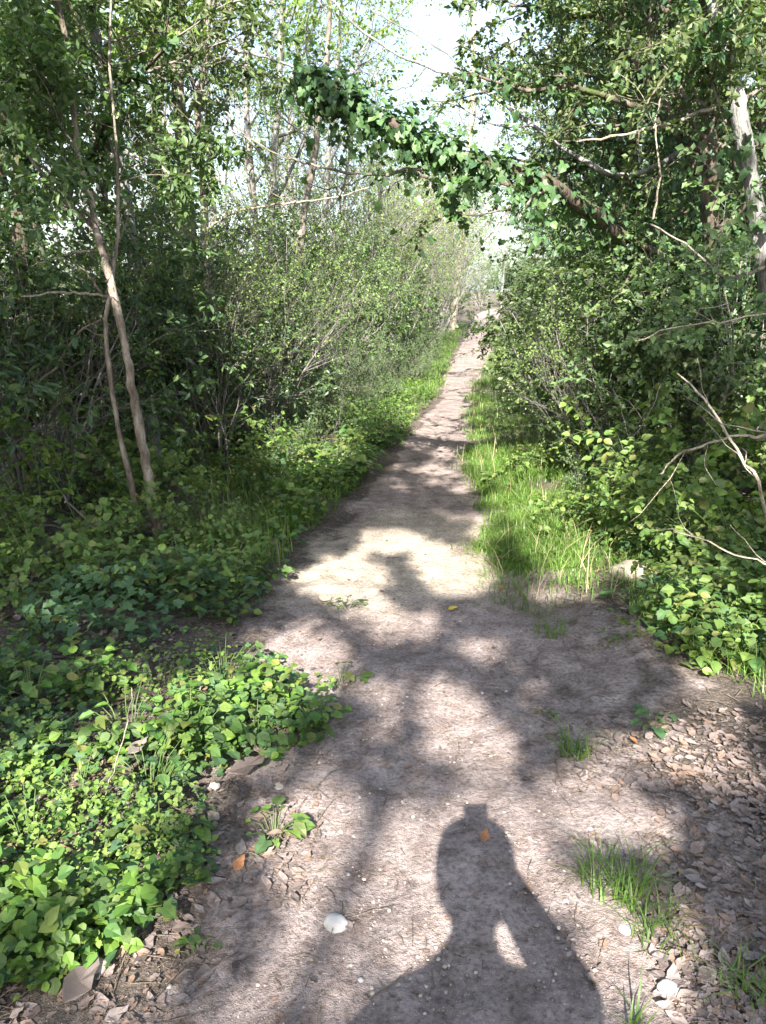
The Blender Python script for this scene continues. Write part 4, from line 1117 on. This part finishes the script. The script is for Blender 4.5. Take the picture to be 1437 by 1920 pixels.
# ------------------------------------------------------------------ small plants with leaves one can pick apart
PL = {k: [one_leaf(s, M[m], k + '_leaf') for s, m in v] for k, v in {
    'cover': [('ivy', 'cover'), ('broad', 'bramble'), ('oval', 'cover'), ('ivy', 'bramble'), ('broad', 'cover')], 'bramble': [('broad', 'bramble'), ('broad', 'cover')],
    'ivy': [('ivy', 'ivy'), ('ivy', 'ivy_young')]}.items()}
def plant(label, px, py, n, r, h, size, kind, seed, name='leafy_plant', cat='plant', group=None, yellow=0):
    rg = np.random.default_rng(seed)
    b = G(px, py)
    t = thing(name, label, cat, tuple(b), group=group)
    a = rg.uniform(0, 6.28, n); q = r * np.sqrt(rg.uniform(0.02, 1, n)); zz = h * (.35 + .65 * rg.uniform(0, 1, n)) * (1 - .45 * (q / r) ** 2)
    P = np.stack([np.cos(a) * q, np.sin(a) * q, zz], -1)
    o = np.stack([np.cos(a), np.sin(a), np.zeros(n)], -1)
    Nn = nrm(o * .35 + rvec(rg, n) * .4 + np.array([0, 0, 1.0])); Ax = nrm(o + rvec(rg, n) * .6 + np.array([0, 0, -.15]))
    S = size * rg.uniform(.35, 1.25, n)
    ls = []
    for i in range(n):
        c = P[i] * np.array([.25, .25, 0])
        mid = (c + P[i]) / 2 + np.array([0, 0, .12 * h])
        ls.append((np.array([c - [0, 0, .02], mid, P[i]]), np.array([.0022, .0018, .0012])))
    part('stems', tubes(ls, name + '_stems', M['stem']), t, kind='stuff')
    leaf_objs(t, P, Nn, Ax, S, PL[kind])
    return t
plant('lush leafy clump at the left edge where the path turns shaded', 635, 895, 130, .33, .42, .085, 'bramble', 401, 'leafy_clump')
plant('leafy clump just behind the lush one on the left', 690, 838, 70, .3, .34, .08, 'bramble', 402, 'leafy_clump')
plant('bright sprig standing alone on bare earth lower left', 515, 1560, 16, .09, .07, .045, 'cover', 403)
plant('small green sprig near the bottom left of the path', 375, 1790, 9, .05, .05, .04, 'cover', 404)
plant('bright leafy sprout at the foot of the forked tree', 300, 1090, 46, .22, .26, .075, 'bramble', 405)
plant('small seedlings in a row at the left of the sunlit stretch', 650, 1135, 12, .1, .04, .035, 'cover', 406)
plant('leafy tuft at the left edge of the path beside thin grass', 500, 1085, 26, .16, .12, .055, 'cover', 407)
plant('green sprig on the path edge below the left bare patch', 640, 1280, 14, .1, .09, .045, 'cover', 408)
plant('small seedling between the litter and the path at right', 1026, 1345, 6, .03, .03, .035, 'cover', 409)
plant('low ivy sprig in the litter right of the buff rock', 1200, 1135, 24, .16, .08, .06, 'ivy', 410, 'ivy_sprig')
plant('ivy sprig on the litter at the right edge', 1225, 1360, 12, .09, .06, .055, 'ivy', 411, 'ivy_sprig')
plant('bright leafy plant at the right edge above the litter', 1390, 1230, 40, .26, .2, .06, 'cover', 412)
plant('leafy plant beside the grass at the buff rock', 1130, 990, 50, .26, .28, .07, 'bramble', 413)
plant('leafy plant with yellow green leaves in front of the right bramble', 1230, 960, 60, .28, .34, .07, 'cover', 414)
plant('leafy plant at the right edge under the pale vine', 1390, 1030, 50, .3, .34, .075, 'cover', 415)
plant('dandelion like plant in the middle of the right grass', 945, 915, 40, .2, .16, .07, 'cover', 416)
rgc = np.random.default_rng(430)
CP = [(60, 1330), (180, 1310), (300, 1290), (420, 1280), (520, 1320), (590, 1360), (480, 1390), (360, 1400), (240, 1390), (120, 1420), (20, 1470), (150, 1510), (280, 1480), (60, 1600), (190, 1620), (300, 1580), (120, 1720), (20, 1750), (230, 1720)]
CL = ['at the back left edge', 'at the back beside the dead litter', 'at the back centre', 'at the back right', 'at the right end by the path', 'at its tip nearest the path', 'just left of the tip',
      'at the right middle', 'in the middle', 'at the left middle', 'at the left edge, halfway down', 'left of the tan curled leaf', 'around the tan curled leaf', 'at the left edge, lower half', 'in the lower middle',
      'at the lower right beside bare litter', 'near the bottom edge', 'in the bottom left corner', 'at the bottom right end']
for i, (a, b) in enumerate(CP):
    plant('bright leafy plant of the lower left ground cover, ' + CL[i], a, b, int(rgc.uniform(16, 34)), rgc.uniform(.11, .19), rgc.uniform(.09, .24), rgc.uniform(.036, .058), 'cover', 440 + i, 'cover_plant', group='plants of the lower left ground cover')

def tuft(label, px, py, n, r, h, seed, w=.006, mat='grass', lean=.9):
    rg = np.random.default_rng(seed); b = G(px, py)
    a = rg.uniform(0, 6.28, n); q = r * np.sqrt(rg.uniform(0, 1, n))
    P = np.stack([np.cos(a) * q, np.sin(a) * q, np.full(n, -.01)], -1)
    return single('grass_tuft', blades(rg, P, h, w, 'grass_tuft', M[mat], lean), label, 'grass tuft', tuple(b))
tuft('sunlit grass tuft on the litter right of the path', 1080, 1410, 70, .06, .12, 501, .005)
tuft('grey green grass tuft right of the shadow shoulder', 1150, 1660, 150, .09, .13, 502, .005)
tuft('grass tuft behind the flat whitish stone', 1230, 1740, 70, .07, .11, 503, .005)
tuft('sparse grass tuft at the right edge near the bottom', 1400, 1850, 60, .06, .10, 504, .005)
tuft('small grass tuft at the end of the right grass strip', 1030, 1185, 60, .08, .12, 505, .005)
tuft('grass tuft under the thin bush left of the bare earth', 530, 1000, 90, .12, .22, 506, .006)
tuft('grass tuft at the bottom edge right of the shadow elbow', 1190, 1930, 12, .03, .12, 507, .006)

# ------------------------------------------------------------------ dead branches and vines
def dead_branch(label, P, r0, r1, mat, seed, forks=3, name='dead_branch', L=.35):
    rg = np.random.default_rng(seed); b = np.asarray(P[0], float)
    t = thing(name, label, 'branch', tuple(b))
    ln = wood(np.asarray(P, float) - b, r0, r1, rg, .008)
    part('stem', tubes([ln], name, M[mat]), t)
    for i in range(forks):
        f = int((.25 + .65 * (i + rg.uniform()) / forks) * (len(ln[0]) - 1))
        lines, tw = [], []
        d = nrm(ln[0][min(f + 1, len(ln[0]) - 1)] - ln[0][f]) + rvec(rg, 1)[0] * .8
        grow(rg, ln[0][f], d, L * rg.uniform(.6, 1.3), ln[1][f] * .5, 0, [(6, .18, .02, 0, 0, 0, 0)], lines, tw)
        part('twig', tubes(lines, name + '_twig', M[mat]), t)
    return t
dead_branch('fallen bare branch lying on the ground left of the forked tree', [G(288, 1003, .05), G(235, 1012, .10), G(180, 1022, .12), G(130, 1045, .10), G(70, 1095, .09), G(-10, 1150, .06)], .022, .012, 'bark', 601, 3)
dead_branch('long straight bare stick slanting down through the left undergrowth', [G(500, 800, .02), D(430, 710, 8.3), D(370, 620, 7.6), D(320, 550, 7.0), D(255, 470, 6.3), D(225, 440, 6.0)], .017, .006, 'dry_vine', 602, 2)
dead_branch('pale arching vine at the right edge over the bramble', [G(1510, 1120, .02), D(1480, 850, 3.2), D(1420, 818, 3.2), D(1340, 828, 3.25), D(1280, 850, 3.3), D(1235, 890, 3.4)], .010, .004, 'dry_vine', 603, 3)
dead_branch('thin pale vine at right under the leaning trunks', [G(1530, 1060, .02), D(1490, 620, 3.6), D(1430, 590, 3.6), D(1350, 604, 3.6), D(1270, 612, 3.7), D(1190, 640, 3.8)], .007, .003, 'dry_vine', 604, 3)
dead_branch('thin vine crossing the right bramble low down', [G(1500, 1240, .02), D(1470, 1080, 2.7), D(1380, 1040, 2.75), D(1300, 1005, 2.8), D(1230, 990, 2.9)], .006, .003, 'dry_vine', 605, 2)
dead_branch('broken pale stem hanging straight down at upper right', [D(1225, 410, 5.1), D(1238, 330, 5), D(1228, 240, 5), D(1240, 180, 5.0)], .007, .004, 'dry_vine', 606, 1)
dead_branch('forked pale stick standing in the undergrowth left of the forked tree', [G(20, 900, .02), D(60, 740, 4.9), D(105, 690, 4.8), D(150, 620, 4.7), D(190, 600, 4.7)], .010, .005, 'bark_pale', 607, 3)
dead_branch('grey stick leaning in the dark between forked tree and dead twigs', [G(430, 840, .02), D(390, 720, 6.8), D(345, 660, 6.5), D(310, 620, 6.3)], .010, .005, 'dry_vine', 608, 2)
dead_branch('long dry stalk bending over the lower left ground cover', [G(195, 1500, 0), D(225, 1410, 1.95), D(240, 1350, 1.95), D(247, 1290, 1.97)], .003, .0015, 'dry_vine', 609, 0, 'dry_stalk')
dead_branch('pale vine at the far right rising from the litter', [G(1480, 1180, .02), D(1430, 930, 3.0), D(1390, 860, 3.1), D(1330, 760, 3.3), D(1270, 700, 3.5)], .008, .004, 'dry_vine', 610, 3)
dead_branch('bare twig poking up from the grass at right', [G(1100, 960, .02), D(1160, 850, 4.8), D(1210, 790, 4.7), D(1240, 720, 4.7)], .006, .003, 'dry_vine', 611, 3)
dead_branch('pale broken stem standing in the dark hollow left of the far path', [G(805, 640, .0), D(795, 590, 21), D(790, 560, 21), D(782, 525, 21)], .05, .03, 'dry_vine', 612, 2, L=.8)

# ------------------------------------------------------------------ the person with the phone, whose shadow falls on the path
def person():
    t = thing('person', 'person holding up a phone, seen only as the shadow on the path', 'person', (0, -.38, 0))
    V, R, E = [], [], []
    def v(p, r, q=None, r2=None):
        V.append((p[0], p[1] + .38, p[2])); R.append((r, r2 or r))
        if q is not None: E.append((q, len(V) - 1))
        return len(V) - 1
    hx = -.035; Y = -.40
    pel = v((hx, Y, .92), .15, None, .11)
    w = v((hx, Y, 1.06), .135, pel, .10); ch = v((hx, Y, 1.24), .155, w, .11); up = v((hx, Y, 1.33), .095, ch, .08)
    nk = v((hx, Y + .01, 1.45), .052, up); ch2 = v((hx, Y + .03, 1.53), .068, nk, .075); hd = v((hx, Y + .02, 1.61), .082, ch2, .095); tp = v((hx, Y + .01, 1.68), .07, hd, .08)
    for s in (-1, 1):
        ear = v((hx + s * .088, Y + .01, 1.585), .014, hd)
        h = v((hx + s * .09, Y, .86), .095, pel); k = v((hx + s * .11, Y + .03, .47), .062, h); a = v((hx + s * .12, Y - .01, .09), .042, k)
        f = v((hx + s * .13, Y + .12, .045), .04, a); to = v((hx + s * .135, Y + .2, .035), .03, f)
    def arm(s, el, wr, hand, fingers, thumb):
        sh = v((hx + s * .17, Y, 1.305), .075, up); e = v(el, .074, sh); q = v(wr, .052, e); p = v(hand, .036, q, .02)
        for c in fingers:
            l = p
            for i, g in enumerate(c): l = v(g, .0095 - .0012 * i, l)
        l = q if False else p
        for i, g in enumerate(thumb): l = v(g, .0105 - .0015 * i, l)
    # right hand closes on the phone's right edge, left arm hangs with the forearm bent out
    H = np.array([.045, -.066, 1.47])
    fing = [[H + [-.012 - .006 * i, .024, .03 - .02 * i], H + [-.035 - .004 * i, .034, .034 - .02 * i], H + [-.058 + .004 * abs(i - 1), .036, .036 - .02 * i]] for i in range(4)]
    arm(1, (.235, -.25, 1.20), (.085, -.13, 1.40), tuple(H), fing, [H + [-.015, -.02, .03], H + [-.03, -.02, .055], H + [-.045, -.012, .075]])
    Hl = np.array([-.40, -.12, .98])
    fl = [[Hl + [-.015 + .018 * i, .03, -.03], Hl + [-.012 + .017 * i, .045, -.055 - .006 * (1.5 - abs(i - 1.5))], Hl + [-.008 + .015 * i, .04, -.08 - .008 * (1.5 - abs(i - 1.5))]] for i in range(4)]
    arm(-1, (-.36, -.42, 1.12), (-.39, -.19, 1.02), tuple(Hl), fl, [Hl + [.03, .0, -.01], Hl + [.045, .02, -.03], Hl + [.05, .035, -.045]])
    me = bpy.data.meshes.new('person_skeleton'); me.from_pydata(V, E, [])
    o = bpy.data.objects.new('person_skeleton', me); COL.objects.link(o)
    md = o.modifiers.new('skin', 'SKIN'); md.use_smooth_shade = True
    lay = me.skin_vertices[0] if me.skin_vertices else None
    if lay is None:
        bpy.context.view_layer.objects.active = o
        bpy.ops.mesh.customdata_skin_add(); lay = me.skin_vertices[0]
    for i, r in enumerate(R): lay.data[i].radius = r
    lay.data[0].use_root = True
    sb = o.modifiers.new('sub', 'SUBSURF'); sb.levels = 2; sb.render_levels = 2
    dg = bpy.context.evaluated_depsgraph_get()
    body = bpy.data.meshes.new_from_object(o.evaluated_get(dg))
    bpy.data.objects.remove(o); bpy.data.meshes.remove(me)
    body.materials.clear()
    for m in (plain('skin', (.55, .36, .27), .5), plain('jacket', (.05, .07, .11), .8), plain('trousers', (.06, .06, .065), .85), plain('shoes', (.12, .1, .09), .6)): body.materials.append(m)
    for p in body.polygons:
        c = p.center; x, y, z = c.x, c.y - .38, c.z
        hand = (x - .045) ** 2 + (y + .06) ** 2 + (z - 1.475) ** 2 < .075 ** 2 or (x + .395) ** 2 + (y + .10) ** 2 + (z - .96) ** 2 < .11 ** 2
        p.material_index = 0 if (z > 1.43 and abs(x - hx) < .13 and y < -.2) or hand else 3 if z < .09 else 2 if z < .93 and abs(x - hx) < .27 else 1
        p.use_smooth = True
    part('body', body, t)
    import bmesh
    bm = bmesh.new(); bmesh.ops.create_icosphere(bm, subdivisions=3, radius=1)
    for q in bm.verts:
        c = q.co.copy(); q.co = Vector((hx + math.copysign(abs(c.x) ** .85, c.x) * .114, Y + .38 - .015 + math.copysign(abs(c.y) ** .85, c.y) * .13, 1.665 + math.copysign(abs(c.z) ** .8, c.z) * .125))
        if c.y > .25 and c.z < .35: q.co.y = Y + .38 + .03
    hm = bpy.data.meshes.new('hair'); bm.to_mesh(hm); bm.free(); hm.materials.append(plain('hair', (.06, .04, .03), .6))
    for p in hm.polygons: p.use_smooth = True
    part('hair', hm, t)
    ey = plain('eye', (.08, .05, .04), .2)
    for s in (-1, 1):
        bm = bmesh.new(); bmesh.ops.create_uvsphere(bm, u_segments=10, v_segments=8, radius=.011)
        em = bpy.data.meshes.new('eye'); bm.to_mesh(em); bm.free(); em.materials.append(ey)
        e = part('eye', em, t); e.location = (hx + s * .032, Y + .38 + .105, 1.60)
    bm = bmesh.new(); bmesh.ops.create_uvsphere(bm, u_segments=12, v_segments=6, radius=1)
    mm = bpy.data.meshes.new('mouth'); bm.to_mesh(mm); bm.free(); mm.materials.append(plain('lips', (.45, .2, .17), .5))
    mo = part('mouth', mm, t); mo.location = (hx, Y + .38 + .100, 1.532); mo.scale = (.024, .008, .007)
    bm = bmesh.new(); bmesh.ops.create_uvsphere(bm, u_segments=12, v_segments=8, radius=1)
    for q in bm.verts: q.co.y *= 1.25 - .75 * q.co.z * .6
    nm = bpy.data.meshes.new('nose'); bm.to_mesh(nm); bm.free(); nm.materials.append(body.materials[0])
    for p in nm.polygons: p.use_smooth = True
    no = part('nose', nm, t); no.location = (hx, Y + .38 + .112, 1.572); no.scale = (.013, .013, .024)
    # the phone, just behind the lens it looks through
    bm = bmesh.new(); bmesh.ops.create_cube(bm, size=1)
    for q in bm.verts: q.co = Vector((q.co.x * .075, q.co.y * .008, q.co.z * .155))
    bmesh.ops.bevel(bm, geom=[e for e in bm.edges], offset=.003, segments=2, affect='EDGES')
    pm = bpy.data.meshes.new('phone'); bm.to_mesh(pm); bm.free(); pm.materials.append(plain('phone_case', (.02, .02, .022), .35))
    single('phone', pm, 'dark phone held upright, its corner topping the head of the shadow', 'phone', (.012, -.032, CAM_H - .06), (-PITCH, 0, 0))
person()
